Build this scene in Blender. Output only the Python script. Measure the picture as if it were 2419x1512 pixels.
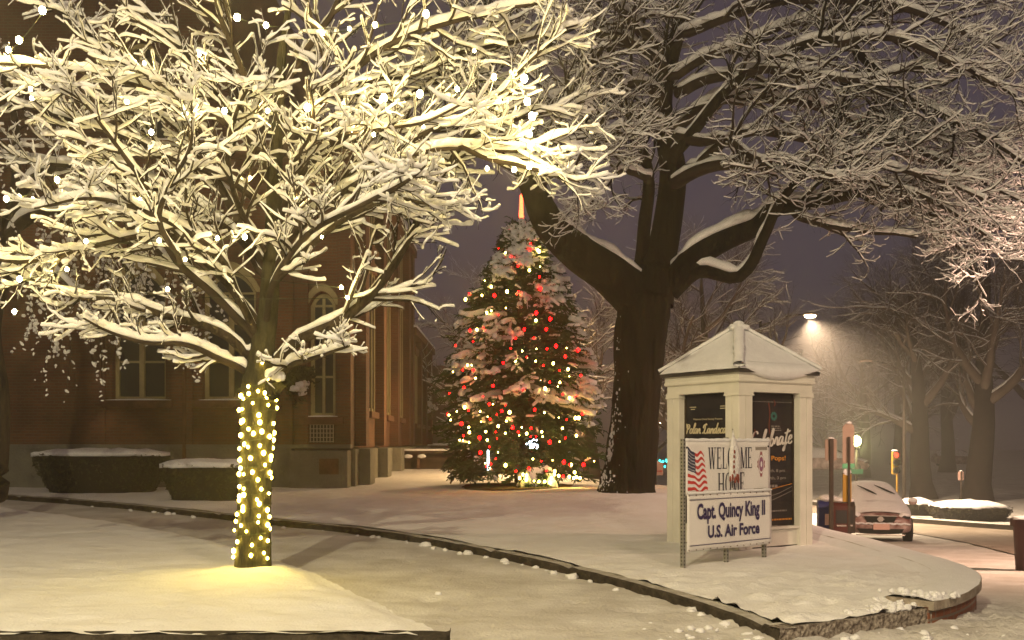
import bpy, bmesh, math, random
import numpy as np
from mathutils import Vector, Matrix, noise
from mathutils.geometry import delaunay_2d_cdt

for o in list(bpy.data.objects):
    bpy.data.objects.remove(o)
SC = bpy.context.scene
C = SC.collection
PI = math.pi

# ------------------------------------------------------------------ camera
CAM_Z = 1.6
F = 2351.0            # focal length in the pixels of a 2418 x 1512 view of the picture
CX, HY = 1209.0, 1045.0
cam = bpy.data.cameras.new('camera')
cam.lens = 35.0
cam.sensor_width = 36.0
cam.shift_y = (HY - 756.0) / 2418.0
cam.clip_start = 0.1
cam.clip_end = 900.0
cam_o = bpy.data.objects.new('camera', cam)
C.objects.link(cam_o)
cam_o.location = (0, 0, CAM_Z)
cam_o.rotation_euler = (PI / 2, 0, 0)
SC.camera = cam_o

# ------------------------------------------------------------------ night sky
W = bpy.data.worlds.new('World')
SC.world = W
W.use_nodes = True
wn, wl = W.node_tree.nodes, W.node_tree.links
bg = wn['Background']
tc = wn.new('ShaderNodeTexCoord')
sep = wn.new('ShaderNodeSeparateXYZ')
rmp = wn.new('ShaderNodeValToRGB')
nzt = wn.new('ShaderNodeTexNoise'); nzt.inputs['Scale'].default_value = 2.2; nzt.inputs['Detail'].default_value = 5
mxa = wn.new('ShaderNodeMath'); mxa.operation = 'MULTIPLY_ADD'
wl.new(tc.outputs['Generated'], sep.inputs[0])
wl.new(tc.outputs['Generated'], nzt.inputs['Vector'])
wl.new(nzt.outputs['Fac'], mxa.inputs[0]); mxa.inputs[1].default_value = 0.12
wl.new(sep.outputs['Z'], mxa.inputs[2])
wl.new(mxa.outputs[0], rmp.inputs['Fac'])
cr = rmp.color_ramp
cr.elements[0].position = 0.0; cr.elements[0].color = (0.120, 0.085, 0.072, 1)
cr.elements[1].position = 0.55; cr.elements[1].color = (0.046, 0.034, 0.052, 1)
e = cr.elements.new(0.2); e.color = (0.100, 0.080, 0.104, 1)
for p_, c_ in ((0.66, (0.050, 0.037, 0.054, 1)), (0.80, (0.17, 0.128, 0.09, 1))):   # brighter zenith added out of view to lift ambient light on the snow
    e = cr.elements.new(p_); e.color = c_
wl.new(rmp.outputs['Color'], bg.inputs['Color'])
bg.inputs['Strength'].default_value = 1.08

SC.view_settings.view_transform = 'Standard'
SC.view_settings.look = 'None'
SC.view_settings.exposure = 0.0
SC.view_settings.gamma = 1.0
SC.view_settings.use_curve_mapping = False
SC.cycles.use_denoising = True
SC.cycles.max_bounces = 6
SC.cycles.diffuse_bounces = 3
SC.cycles.volume_bounces = 0
SC.cycles.sample_clamp_indirect = 4.0
SC.cycles.sample_clamp_direct = 0.0
SC.cycles.use_light_tree = True

# light levels, tuned together
CROWN_BULB = 300.0
TRUNK_BULB = 72.0
TREE_WHITE = 55.0
TREE_RED = 42.0
LAMPS = [  # street lamps of the square that stand outside the frame: position, watts, colour
    ((6.0, -3.0, 11.0), 3100.0, (1.0, 0.72, 0.47)),
    ((-3.6, -2.2, 9.0), 6900.0, (1.0, 0.84, 0.50)),
    ((12.6, 14.5, 6.8), 7500.0, (1.0, 0.60, 0.40)),
]
FAR_LAMP = 27000.0

# ------------------------------------------------------------------ helpers
def at(x, y, Y):
    return Vector(((x - CX) / F * Y, Y, CAM_Z - (y - HY) * Y / F))

def sstep(a, b, x):
    t = min(1.0, max(0.0, (x - a) / (b - a)))
    return t * t * (3 - 2 * t)

def interp(x, xs, ys):
    return float(np.interp(x, xs, ys))

def edge_x(y):
    return interp(y, [0, 8, 9, 10.5, 12, 14, 17, 24, 32, 45, 70, 120], [3.4, 3.4, 4.0, 5.0, 5.4, 5.4, 5.2, 4.0, 1.0, -2.5, -8, -20])

def up_z(x, y):
    return 0.02 * max(0.0, min(y, 60.0) - 10.0)

def low_z(x, y):
    return interp(y, [0, 9, 38, 47, 80, 200], [-0.04, -0.05, -1.85, -1.95, -1.1, -0.2])

def ground_z(x, y):
    e = edge_x(y)
    s = sstep(e - 2.0, e - 0.35, x) if y < 24 else sstep(e - 3.0, e + 1.0, x)
    return up_z(x, y) * (1 - s) + low_z(x, y) * s

TREE_XY = ((1478 - CX) / F * 21.0, 21.0)
def lawn_z(x, y):
    z = up_z(x, y) + 0.11
    d2 = (x - TREE_XY[0]) ** 2 + (y - TREE_XY[1]) ** 2
    z += 0.24 * math.exp(-d2 / 9.0)
    d3 = (x - 0.6) ** 2 + (y - 25.0) ** 2
    z += 0.04 * math.exp(-d3 / 6.0)
    return z

def pix(x, y, fz, lo=5.0, hi=150.0):
    """ray through pixel (x, y) meets the height field fz"""
    prev = lo
    Y = lo
    while Y < hi:
        p = at(x, y, Y)
        if p.z <= fz(p.x, p.y):
            a, b = prev, Y
            for _ in range(24):
                m = (a + b) / 2
                q = at(x, y, m)
                if q.z <= fz(q.x, q.y): b = m
                else: a = m
            return at(x, y, b)
        prev = Y
        Y += 0.05 + Y * 0.004
    return at(x, y, hi)

def fract(x, y, z, f=1.0, o=4):
    return noise.fractal(Vector((x * f, y * f, z * f)), 1.0, 2.0, o)

def tag(o, label=None, cat=None, group=None, kind=None):
    if label: o['label'] = label
    if cat: o['category'] = cat
    if group: o['group'] = group
    if kind: o['kind'] = kind
    return o

def empty(name, loc, rz=0.0, label=None, cat=None, group=None):
    o = bpy.data.objects.new(name, None)
    C.objects.link(o)
    o.location = loc
    o.rotation_euler = (0, 0, rz)
    o.empty_display_size = 0.2
    return tag(o, label, cat, group)

def mk(name, V, Fq, mats, parent=None, smooth=False, midx=None, loc=None):
    me = bpy.data.meshes.new(name)
    V = np.asarray(V, dtype=np.float32).reshape(-1, 3)
    if isinstance(Fq, np.ndarray):
        n, k = Fq.shape
        me.vertices.add(len(V)); me.vertices.foreach_set('co', V.ravel())
        me.loops.add(n * k); me.loops.foreach_set('vertex_index', Fq.astype(np.int32).ravel())
        me.polygons.add(n)
        me.polygons.foreach_set('loop_start', np.arange(0, n * k, k, dtype=np.int32))
        me.polygons.foreach_set('loop_total', np.full(n, k, dtype=np.int32))
        me.update(calc_edges=True)
    else:
        me.from_pydata([tuple(v) for v in V], [], [tuple(f) for f in Fq])
        me.update()
    if not isinstance(mats, (list, tuple)): mats = [mats]
    for m in mats: me.materials.append(m)
    if midx is not None: me.polygons.foreach_set('material_index', np.asarray(midx, dtype=np.int32))
    if smooth: me.polygons.foreach_set('use_smooth', np.ones(len(me.polygons), dtype=bool))
    me.validate()
    o = bpy.data.objects.new(name, me)
    C.objects.link(o)
    if parent: o.parent = parent
    if loc is not None: o.location = loc
    return o

class MB:
    """collects shapes into one mesh"""
    def __init__(s):
        s.bm = bmesh.new()
    def box(s, c, d, rz=0.0, rx=0.0, ry=0.0, bev=0.0, mi=0):
        M = Matrix.Translation(Vector(c)) @ Matrix.Rotation(rz, 4, 'Z') @ Matrix.Rotation(ry, 4, 'Y') @ Matrix.Rotation(rx, 4, 'X') @ Matrix.Diagonal((d[0], d[1], d[2], 1))
        r = bmesh.ops.create_cube(s.bm, size=1.0, matrix=M)
        vs = r['verts']
        fs = {f for v in vs for f in v.link_faces}
        if bev > 0:
            es = {e for v in vs for e in v.link_edges}
            rb = bmesh.ops.bevel(s.bm, geom=list(es), offset=bev, segments=2, profile=0.6, affect='EDGES')
            fs = {f for f in rb['faces']} | {f for f in fs if f.is_valid}
        for f in fs:
            if f.is_valid: f.material_index = mi
        return s
    def cyl(s, p0, p1, r0, r1=None, seg=12, mi=0, cap=True):
        p0, p1 = Vector(p0), Vector(p1)
        r1 = r0 if r1 is None else r1
        d = p1 - p0
        M = Matrix.Translation((p0 + p1) / 2) @ d.to_track_quat('Z', 'Y').to_matrix().to_4x4()
        r = bmesh.ops.create_cone(s.bm, cap_ends=cap, segments=seg, radius1=r0, radius2=r1, depth=d.length, matrix=M)
        for f in {f for v in r['verts'] for f in v.link_faces}: f.material_index = mi
        return s
    def ball(s, c, d, sub=2, mi=0, jit=0.0, seed=0):
        M = Matrix.Translation(Vector(c)) @ Matrix.Diagonal((d[0], d[1], d[2], 1))
        r = bmesh.ops.create_icosphere(s.bm, subdivisions=sub, radius=1.0)
        for v in r['verts']:
            if jit:
                v.co *= 1 + jit * fract(v.co.x + seed * 3.1, v.co.y, v.co.z, 1.7, 3)
            v.co = M @ v.co
        for f in {f for v in r['verts'] for f in v.link_faces}: f.material_index = mi
        return s
    def poly(s, pts, mi=0):
        vs = [s.bm.verts.new(p) for p in pts]
        f = s.bm.faces.new(vs); f.material_index = mi
        return s
    def prism(s, pts, d, mi=0):
        """closed polygon (points in 3D) pushed along d"""
        d = Vector(d)
        a = [s.bm.verts.new(Vector(p)) for p in pts]
        b = [s.bm.verts.new(Vector(p) + d) for p in pts]
        n = len(pts)
        fs = [s.bm.faces.new(a), s.bm.faces.new(b[::-1])]
        for i in range(n):
            fs.append(s.bm.faces.new((a[i], b[i], b[(i + 1) % n], a[(i + 1) % n])))
        for f in fs: f.material_index = mi
        return s
    def build(s, name, mats, parent=None, smooth=False, loc=None):
        bmesh.ops.recalc_face_normals(s.bm, faces=s.bm.faces[:])
        me = bpy.data.meshes.new(name)
        s.bm.to_mesh(me); s.bm.free()
        if not isinstance(mats, (list, tuple)): mats = [mats]
        for m in mats: me.materials.append(m)
        if smooth:
            for p in me.polygons: p.use_smooth = True
        o = bpy.data.objects.new(name, me)
        C.objects.link(o)
        if parent: o.parent = parent
        if loc is not None: o.location = loc
        return o

# ------------------------------------------------------------------ materials
def mat(name, col, rough=0.7, var=0.0, vscale=3.0, col2=None, bump=0.0, bscale=20.0, metal=0.0, spec=0.3, stretch=None, detail=5, sss=0.0):
    m = bpy.data.materials.new(name)
    m.use_nodes = True
    n, l = m.node_tree.nodes, m.node_tree.links
    b = n['Principled BSDF']
    b.inputs['Base Color'].default_value = (*col, 1)
    b.inputs['Roughness'].default_value = rough
    b.inputs['Metallic'].default_value = metal
    b.inputs['Specular IOR Level'].default_value = spec
    t = n.new('ShaderNodeTexCoord')
    src = t.outputs['Object']
    if stretch:
        mp = n.new('ShaderNodeMapping'); mp.inputs['Scale'].default_value = stretch
        l.new(src, mp.inputs['Vector']); src = mp.outputs['Vector']
    if var > 0 or col2:
        nz = n.new('ShaderNodeTexNoise'); nz.inputs['Scale'].default_value = vscale; nz.inputs['Detail'].default_value = detail
        l.new(src, nz.inputs['Vector'])
        r = n.new('ShaderNodeValToRGB')
        r.color_ramp.elements[0].position = 0.35; r.color_ramp.elements[1].position = 0.65
        if col2:
            r.color_ramp.elements[0].color = (*col, 1); r.color_ramp.elements[1].color = (*col2, 1)
        else:
            r.color_ramp.elements[0].color = (*[c * (1 - var) for c in col], 1)
            r.color_ramp.elements[1].color = (*[min(1, c * (1 + var)) for c in col], 1)
        l.new(nz.outputs['Fac'], r.inputs['Fac']); l.new(r.outputs['Color'], b.inputs['Base Color'])
    if bump > 0:
        nb = n.new('ShaderNodeTexNoise'); nb.inputs['Scale'].default_value = bscale; nb.inputs['Detail'].default_value = 6
        l.new(src, nb.inputs['Vector'])
        bp = n.new('ShaderNodeBump'); bp.inputs['Strength'].default_value = bump; bp.inputs['Distance'].default_value = 0.05
        l.new(nb.outputs['Fac'], bp.inputs['Height']); l.new(bp.outputs['Normal'], b.inputs['Normal'])
    return m

def glow(name, col, strength):
    m = bpy.data.materials.new(name)
    m.use_nodes = True
    n, l = m.node_tree.nodes, m.node_tree.links
    n.remove(n['Principled BSDF'])
    e = n.new('ShaderNodeEmission')
    e.inputs['Color'].default_value = (*col, 1); e.inputs['Strength'].default_value = strength
    l.new(e.outputs[0], n['Material Output'].inputs['Surface'])
    return m

def brick_mat(name, c1, c2, mortar, scale=1.0, rot=0.0):
    m = bpy.data.materials.new(name)
    m.use_nodes = True
    n, l = m.node_tree.nodes, m.node_tree.links
    b = n['Principled BSDF']; b.inputs['Roughness'].default_value = 0.85
    t = n.new('ShaderNodeTexCoord')
    mp = n.new('ShaderNodeMapping')
    sx = n.new('ShaderNodeSeparateXYZ'); cb = n.new('ShaderNodeCombineXYZ'); ad = n.new('ShaderNodeMath')
    l.new(t.outputs['Object'], sx.inputs[0])
    l.new(sx.outputs['X'], ad.inputs[0]); l.new(sx.outputs['Y'], ad.inputs[1])
    l.new(ad.outputs[0], cb.inputs['X']); l.new(sx.outputs['Z'], cb.inputs['Y'])
    br = n.new('ShaderNodeTexBrick')
    br.inputs['Color1'].default_value = (*c1, 1); br.inputs['Color2'].default_value = (*c2, 1); br.inputs['Mortar'].default_value = (*mortar, 1)
    br.inputs['Scale'].default_value = scale
    br.inputs['Mortar Size'].default_value = 0.012; br.inputs['Brick Width'].default_value = 0.22; br.inputs['Row Height'].default_value = 0.078
    l.new(cb.outputs[0], br.inputs['Vector'])
    nz = n.new('ShaderNodeTexNoise'); nz.inputs['Scale'].default_value = 0.9; nz.inputs['Detail'].default_value = 6
    l.new(t.outputs['Object'], nz.inputs['Vector'])
    mx = n.new('ShaderNodeMix'); mx.data_type = 'RGBA'; mx.blend_type = 'MULTIPLY'; mx.inputs[0].default_value = 0.8
    rr = n.new('ShaderNodeValToRGB'); rr.color_ramp.elements[0].position = .3; rr.color_ramp.elements[1].position = .7; rr.color_ramp.elements[0].color = (0.42, 0.38, 0.36, 1); rr.color_ramp.elements[1].color = (1.35, 1.3, 1.2, 1)
    l.new(nz.outputs['Fac'], rr.inputs['Fac'])
    l.new(br.outputs['Color'], mx.inputs[6]); l.new(rr.outputs['Color'], mx.inputs[7])
    l.new(mx.outputs[2], b.inputs['Base Color'])
    bp = n.new('ShaderNodeBump'); bp.inputs['Strength'].default_value = 0.5; bp.inputs['Distance'].default_value = 0.02; bp.invert = True
    l.new(br.outputs['Fac'], bp.inputs['Height']); l.new(bp.outputs['Normal'], b.inputs['Normal'])
    return m

def snow_ground(name, col, col2, bump=0.5, s1=2.2, s2=40.0):
    m = mat(name, col, 0.75, vscale=s1, col2=col2, bump=bump, bscale=s2, spec=0.25)
    n, l = m.node_tree.nodes, m.node_tree.links
    b = n['Principled BSDF']
    t = [x for x in n if x.type == 'TEX_COORD'][0]
    n2 = n.new('ShaderNodeTexNoise'); n2.inputs['Scale'].default_value = 3.2; n2.inputs['Detail'].default_value = 4
    mp = n.new('ShaderNodeMapping'); mp.inputs['Scale'].default_value = (1.0, 1.35, 1.0)
    l.new(t.outputs['Object'], mp.inputs['Vector']); l.new(mp.outputs['Vector'], n2.inputs['Vector'])
    b0 = [x for x in n if x.type == 'BUMP'][0]
    b2 = n.new('ShaderNodeBump'); b2.inputs['Strength'].default_value = 0.35; b2.inputs['Distance'].default_value = 0.10
    l.new(n2.outputs['Fac'], b2.inputs['Height'])
    l.new(b2.outputs['Normal'], b0.inputs['Normal'])
    return m

M_SNOW = mat('snow', (0.84, 0.84, 0.87), 0.75, var=0.03, vscale=9, bump=0.35, bscale=45, spec=0.25)
M_LAWN = snow_ground('lawn_snow', (0.82, 0.81, 0.81), (0.87, 0.87, 0.89), 0.3)
M_GROUND = snow_ground('trodden_snow', (0.50, 0.475, 0.445), (0.68, 0.665, 0.65), 0.4, 1.3, 30)
M_BARK = mat('bark', (0.060, 0.042, 0.026), 0.9, vscale=9, col2=(0.020, 0.014, 0.010), bump=1.0, bscale=26, stretch=(1, 1, 0.25))
M_BARK2 = mat('wrapped_bark', (0.060, 0.052, 0.024), 0.9, vscale=14, col2=(0.020, 0.018, 0.009), bump=0.9, bscale=30, stretch=(1, 1, 0.3))
M_TWIG = mat('twig_bark', (0.032, 0.021, 0.015), 0.9, var=0.4, vscale=6)
M_BIGBARK = mat('old_bark', (0.020, 0.0145, 0.006), 0.95, vscale=5, col2=(0.005, 0.004, 0.002), bump=1.0, bscale=11, stretch=(1, 1, 0.18))
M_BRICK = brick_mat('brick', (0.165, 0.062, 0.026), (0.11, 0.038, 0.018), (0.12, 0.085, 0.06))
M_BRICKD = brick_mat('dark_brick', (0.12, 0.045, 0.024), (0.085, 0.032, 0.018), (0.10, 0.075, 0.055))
M_WALLBRICK = brick_mat('paving_brick', (0.30, 0.11, 0.055), (0.22, 0.075, 0.045), (0.24, 0.2, 0.17))
M_STONE = mat('grey_stone', (0.22, 0.21, 0.165), 0.9, vscale=2.5, col2=(0.17, 0.165, 0.14), bump=0.7, bscale=14)
M_BROWNSTONE = mat('brownstone', (0.13, 0.065, 0.038), 0.9, var=0.3, vscale=4, bump=0.5, bscale=14)
M_FRAME = mat('window_paint', (0.34, 0.29, 0.15), 0.6, var=0.12, vscale=5)
M_GLASS = mat('dark_glass', (0.018, 0.020, 0.022), 0.12, spec=0.6)
M_LATTICE = mat('lattice_paint', (0.42, 0.36, 0.28), 0.7)
M_ROOF = mat('slate', (0.06, 0.05, 0.045), 0.8, var=0.3, vscale=8)
M_KERB = mat('dark_kerb', (0.075, 0.060, 0.045), 0.95, vscale=6, col2=(0.032, 0.026, 0.02), bump=1.0, bscale=22)
M_KERBTOP = mat('kerb_frost', (0.36, 0.33, 0.29), 0.9, vscale=7, col2=(0.55, 0.53, 0.50), bump=0.6, bscale=40)
M_GRANITE = mat('granite', (0.42, 0.37, 0.32), 0.9, vscale=30, col2=(0.10, 0.075, 0.06), bump=1.0, bscale=26, detail=8)
M_CAP = mat('cap_stone', (0.40, 0.35, 0.29), 0.9, vscale=7, col2=(0.24, 0.19, 0.15), bump=0.5, bscale=30)
M_WHITE = mat('white_paint', (0.74, 0.71, 0.64), 0.55, var=0.05, vscale=4, bump=0.08, bscale=60)
M_WHITE2 = mat('white_paint_groove', (0.62, 0.59, 0.53), 0.6, var=0.06, vscale=4)
M_POSTER = mat('poster_black', (0.016, 0.015, 0.018), 0.4, vscale=3, col2=(0.030, 0.027, 0.032))
M_POSTERB = mat('poster_dark', (0.020, 0.016, 0.020), 0.4, vscale=2.0, col2=(0.040, 0.030, 0.030))
M_INKW = mat('ink_white', (0.70, 0.64, 0.60), 0.6)
M_INKG = mat('ink_grey', (0.33, 0.29, 0.26), 0.6)
M_INKC = mat('ink_cream', (0.62, 0.54, 0.36), 0.6)
M_INKO = mat('ink_orange', (0.75, 0.30, 0.04), 0.6)
M_INKT = mat('ink_teal', (0.05, 0.16, 0.14), 0.6)
M_INKR = mat('ink_dull_red', (0.18, 0.045, 0.03), 0.6)
M_BANNER = mat('banner_vinyl', (0.80, 0.77, 0.76), 0.38, var=0.03, vscale=3, bump=0.25, bscale=2.5, spec=0.5)
M_NAVY = mat('ink_navy', (0.035, 0.025, 0.10), 0.5)
M_BLUEBLK = mat('ink_blue_black', (0.020, 0.020, 0.05), 0.5)
M_RED = mat('ink_red', (0.55, 0.04, 0.035), 0.5)
M_FLAGW = mat('ink_flag_white', (0.80, 0.78, 0.80), 0.5)
M_FLAGB = mat('ink_flag_blue', (0.025, 0.03, 0.08), 0.5)
M_MAUVE = mat('ink_mauve', (0.30, 0.12, 0.24), 0.5)
M_STEEL = mat('galvanised_steel', (0.34, 0.33, 0.30), 0.5, var=0.2, vscale=20, metal=0.5)
M_BLACK = mat('black', (0.012, 0.011, 0.010), 0.7)
M_NEEDLE = mat('needles', (0.022, 0.060, 0.016), 0.75, vscale=4, col2=(0.050, 0.085, 0.022))
M_HEDGE = mat('hedge_leaf', (0.026, 0.030, 0.016), 0.8, vscale=6, col2=(0.065, 0.055, 0.032))
M_GRASS = mat('bare_turf', (0.16, 0.12, 0.035), 0.95, vscale=9, col2=(0.07, 0.06, 0.02), bump=1.0, bscale=40)
M_ROAD = mat('slushy_road', (0.26, 0.20, 0.15), 0.55, vscale=1.6, col2=(0.42, 0.36, 0.31), bump=0.5, bscale=14, stretch=(0.5, 2.0, 1))
M_POST = mat('dark_post', (0.045, 0.032, 0.024), 0.6, var=0.3, vscale=8)
M_SIGNB = mat('sign_back', (0.36, 0.26, 0.21), 0.5, var=0.08, vscale=6)
M_BLUE = mat('mailbox_blue', (0.02, 0.025, 0.13), 0.45)
M_BOXRED = mat('box_red', (0.085, 0.022, 0.018), 0.5)
M_YELLOW = mat('sign_yellow', (0.38, 0.22, 0.03), 0.5)
M_GREEN = mat('sign_green', (0.05, 0.20, 0.13), 0.5)
M_CARP = mat('car_paint', (0.15, 0.045, 0.038), 0.35, vscale=4, col2=(0.55, 0.42, 0.40), spec=0.5)
M_CHROME = mat('chrome', (0.6, 0.57, 0.54), 0.25, metal=0.9)
M_RUBBER = mat('rubber', (0.012, 0.012, 0.012), 0.85)
M_PLATE = mat('plate', (0.66, 0.42, 0.36), 0.5)
M_PLASTIC = mat('brown_plastic', (0.06, 0.028, 0.026), 0.5, var=0.2, vscale=6)
M_WIRE = mat('wire_green', (0.03, 0.04, 0.02), 0.6)
M_WOOD = mat('dark_boards', (0.055, 0.036, 0.024), 0.85, var=0.35, vscale=6, stretch=(1, 1, 0.2))
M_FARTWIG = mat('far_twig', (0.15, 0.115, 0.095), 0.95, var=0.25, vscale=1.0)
M_FARTRUNK = mat('far_trunk', (0.032, 0.023, 0.018), 0.95, var=0.3, vscale=3)
G_CROWN = glow('warm_bulb', (1.0, 0.76, 0.24), CROWN_BULB)
G_TRUNK = glow('warm_bulb_small', (1.0, 0.72, 0.10), TRUNK_BULB)
G_WHITE = glow('tree_white_bulb', (1.0, 0.72, 0.13), TREE_WHITE)
G_RED = glow('tree_red_bulb', (1.0, 0.0015, 0.002), TREE_RED)
G_COOL = glow('cool_bulb', (0.75, 0.9, 1.0), 14.0)
G_SPIRE = glow('spire_bulb', (1.0, 0.10, 0.03), 9.0)
G_LAMP = glow('lamp_lens', (1.0, 0.72, 0.42), 60.0)
G_GLOBE = glow('globe_lens', (0.95, 1.0, 0.42), 30.0)
G_STOP = glow('red_signal', (1.0, 0.05, 0.02), 6.0)
G_TEAL = glow('teal_bulb', (0.05, 0.9, 0.8), 5.0)

# ------------------------------------------------------------------ street lamp light
def lamp_light(loc, watts, col, parent, spot=None, aim=None, radius=0.12):
    if spot:
        d = bpy.data.lights.new('lamp_light', 'SPOT'); d.spot_size = spot; d.spot_blend = 0.9
    else:
        d = bpy.data.lights.new('lamp_light', 'POINT')
    d.energy = watts; d.color = col; d.shadow_soft_size = radius
    o = bpy.data.objects.new('lamp_light', d); C.objects.link(o)
    o.location = loc
    if aim is not None: o.rotation_euler = (Vector(aim)).to_track_quat('-Z', 'Y').to_euler()
    if parent: o.parent = parent
    return o

def street_lamp(base, height, arm, lit, label, watts=0, col=(1, .6, .35), group=None, spot=None, aim=(0, 0, -1)):
    """arm: (dx, dy) reach of the arm from the pole top to the lamp head"""
    t = empty('street_lamp', base, 0, label, 'street lamp', group or 'street lamps')
    MB().cyl((0, 0, -0.1), (0, 0, height - 0.3), 0.11, 0.065, 12).cyl((0, 0, -0.1), (0, 0, 0.5), 0.17, 0.15, 12).build('pole', M_POST, t, True)
    A = Vector((arm[0], arm[1], 0))
    m = MB()
    prev = Vector((0, 0, height - 0.55))
    for i in range(1, 9):
        f = i / 8
        q = A * f + Vector((0, 0, height - 0.55 + 0.55 * math.sin(f * PI / 2)))
        m.cyl(prev, q, 0.04, 0.036, 8); prev = q
    m.build('arm', M_POST, t, True)
    u = A.normalized()
    ang = math.atan2(u.y, u.x)
    hd = MB()
    hd.ball((0, 0, 0), (0.36, 0.15, 0.10), 2)
    h = hd.build('lamp_head', M_SIGNB, t, True)
    h.location = A + u * 0.25 + Vector((0, 0, height + 0.02)); h.rotation_euler = (0, 0, ang)
    ln = MB().ball((0, 0, 0), (0.27, 0.15, 0.12), 2).build('lens', G_LAMP if lit else M_GLASS, t, True)
    ln.location = A + u * 0.25 + Vector((0, 0, height - 0.06)); ln.rotation_euler = (0, 0, ang)
    if lit and watts:
        lamp_light(A + u * 0.25 + Vector((0, 0, height - 0.26)), watts, col, t, spot, aim)
    return t

for i, (p, w, c) in enumerate(LAMPS):
    b = Vector((p[0], p[1], ground_z(p[0], p[1])))
    side = -1.6 if p[0] > 0 else 1.6
    street_lamp(b - Vector((side, 0, 0)), p[2], (side - math.copysign(0.25, side), 0), True,
                ['lit street lamp behind the photographer on the right', 'lit street lamp behind the photographer on the left', 'lit street lamp beside the road beyond the right edge'][i], w, c, None, math.radians(150) if i == 2 else None, (-.15, .75, -1))

# ------------------------------------------------------------------ ground
def sheet(name, poly, zf, m, step, near_step=None, near_y=14.0, seed=1):
    """a height-field sheet filling a polygon in plan"""
    rnd = random.Random(seed)
    poly = [Vector((p[0], p[1])) for p in poly]
    dense = []
    for i, p in enumerate(poly):
        q = poly[(i + 1) % len(poly)]
        st = near_step if (near_step and min(p.y, q.y) < near_y) else step
        k = max(1, int((q - p).length / st))
        for j in range(k): dense.append(p.lerp(q, j / k))
    n = len(dense)
    def inside(x, y):
        c = False
        for i in range(n):
            a, b = dense[i], dense[i - 1]
            if (a.y > y) != (b.y > y) and x < (b.x - a.x) * (y - a.y) / (b.y - a.y) + a.x: c = not c
        return c
    D = np.array([(p.x, p.y) for p in dense])
    pts = list(dense)
    x0, y0 = D.min(0); x1, y1 = D.max(0)
    y = y0
    while y < y1:
        st = near_step if (near_step and y < near_y) else step
        x = x0
        while x < x1:
            px, py = x + rnd.uniform(-.3, .3) * st, y + rnd.uniform(-.3, .3) * st
            x += st
            if inside(px, py) and np.min((D[:, 0] - px) ** 2 + (D[:, 1] - py) ** 2) > (0.4 * st) ** 2:
                pts.append(Vector((px, py)))
        y += st
    r = delaunay_2d_cdt(pts, [(i, (i + 1) % n) for i in range(n)], [], 1, 1e-5)
    V = [(p.x, p.y, zf(p.x, p.y)) for p in r[0]]
    return mk(name, V, [tuple(f) for f in r[2]], m, None, True), dense

xs = np.concatenate([np.arange(-75, -20, 5), np.arange(-20, -8, .5), np.arange(-8, 9, .08), np.arange(9, 26, .5), np.arange(26, 130, 6)])
ys = np.concatenate([np.arange(-14, 4, 1.0), np.arange(4, 7, .15), np.arange(7, 11.5, .06), np.arange(11.5, 16, .12), np.arange(16, 40, .4), np.arange(40, 240, 4.0)])
rf = random.Random(21)
FEET = []
for (x_, y_, a_, n_, st_) in ((5.2, 7.9, 2.75, 9, .62), (1.2, 7.7, .55, 8, .60), (3.4, 7.4, 1.2, 3, .5), (4.6, 10.2, 1.9, 7, .62), (-.4, 8.2, 1.75, 9, .66), (4.9, 8.9, 2.2, 4, .55), (2.6, 7.9, .1, 6, .6)):
    for i_ in range(n_):
        FEET.append((x_ + math.cos(a_) * st_ * i_ + (-1) ** i_ * .09 * math.sin(a_), y_ + math.sin(a_) * st_ * i_ - (-1) ** i_ * .09 * math.cos(a_), a_ + rf.uniform(-.25, .25)))
def feet(x, y):
    d = 0.0
    for fx, fy, fa in FEET:
        dx, dy = x - fx, y - fy
        if abs(dx) < .3 and abs(dy) < .3:
            u = (dx * math.cos(fa) + dy * math.sin(fa)) / .15; v = (-dx * math.sin(fa) + dy * math.cos(fa)) / .07
            q = u * u + v * v
            d += -.035 * math.exp(-q * q) + .012 * math.exp(-(q - 1.7) ** 2 * 2)
    return d
def ground_disp(x, y):
    z = ground_z(x, y)
    if y < 15: z += feet(x, y)
    if -10 < x < 12 and 4 < y < 18:
        rough = sstep(0.0, 3.5, x - (9.5 - y) * 0.3) * sstep(13, 9, y) * 0.8 + 0.2 * sstep(10.5, 8.3, y) + sstep(-1.5, -5, x) * sstep(9, 7, y) * 0.5
        z += 0.010 * fract(x, y, 1, 2.5) + 0.012 * fract(x * .35 + y * .25, y * 2.2 + x * .5, 4, 1.6, 3) + rough * (0.085 * abs(fract(x, y, 3, 3.6, 3)) + 0.035 * fract(x, y, 5, 9, 2))
    elif y < 60:
        z += 0.02 * fract(x, y, 2, 0.7)
    return z
GV = np.array([(x, y, ground_disp(x, y)) for y in ys for x in xs])
nx, ny = len(xs), len(ys)
ii = (np.arange(ny - 1)[:, None] * nx + np.arange(nx - 1)[None, :]).ravel()
g = mk('ground', GV, np.stack([ii, ii + 1, ii + nx + 1, ii + nx], 1), M_GROUND, None, True)
tag(g, kind='structure')

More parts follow.
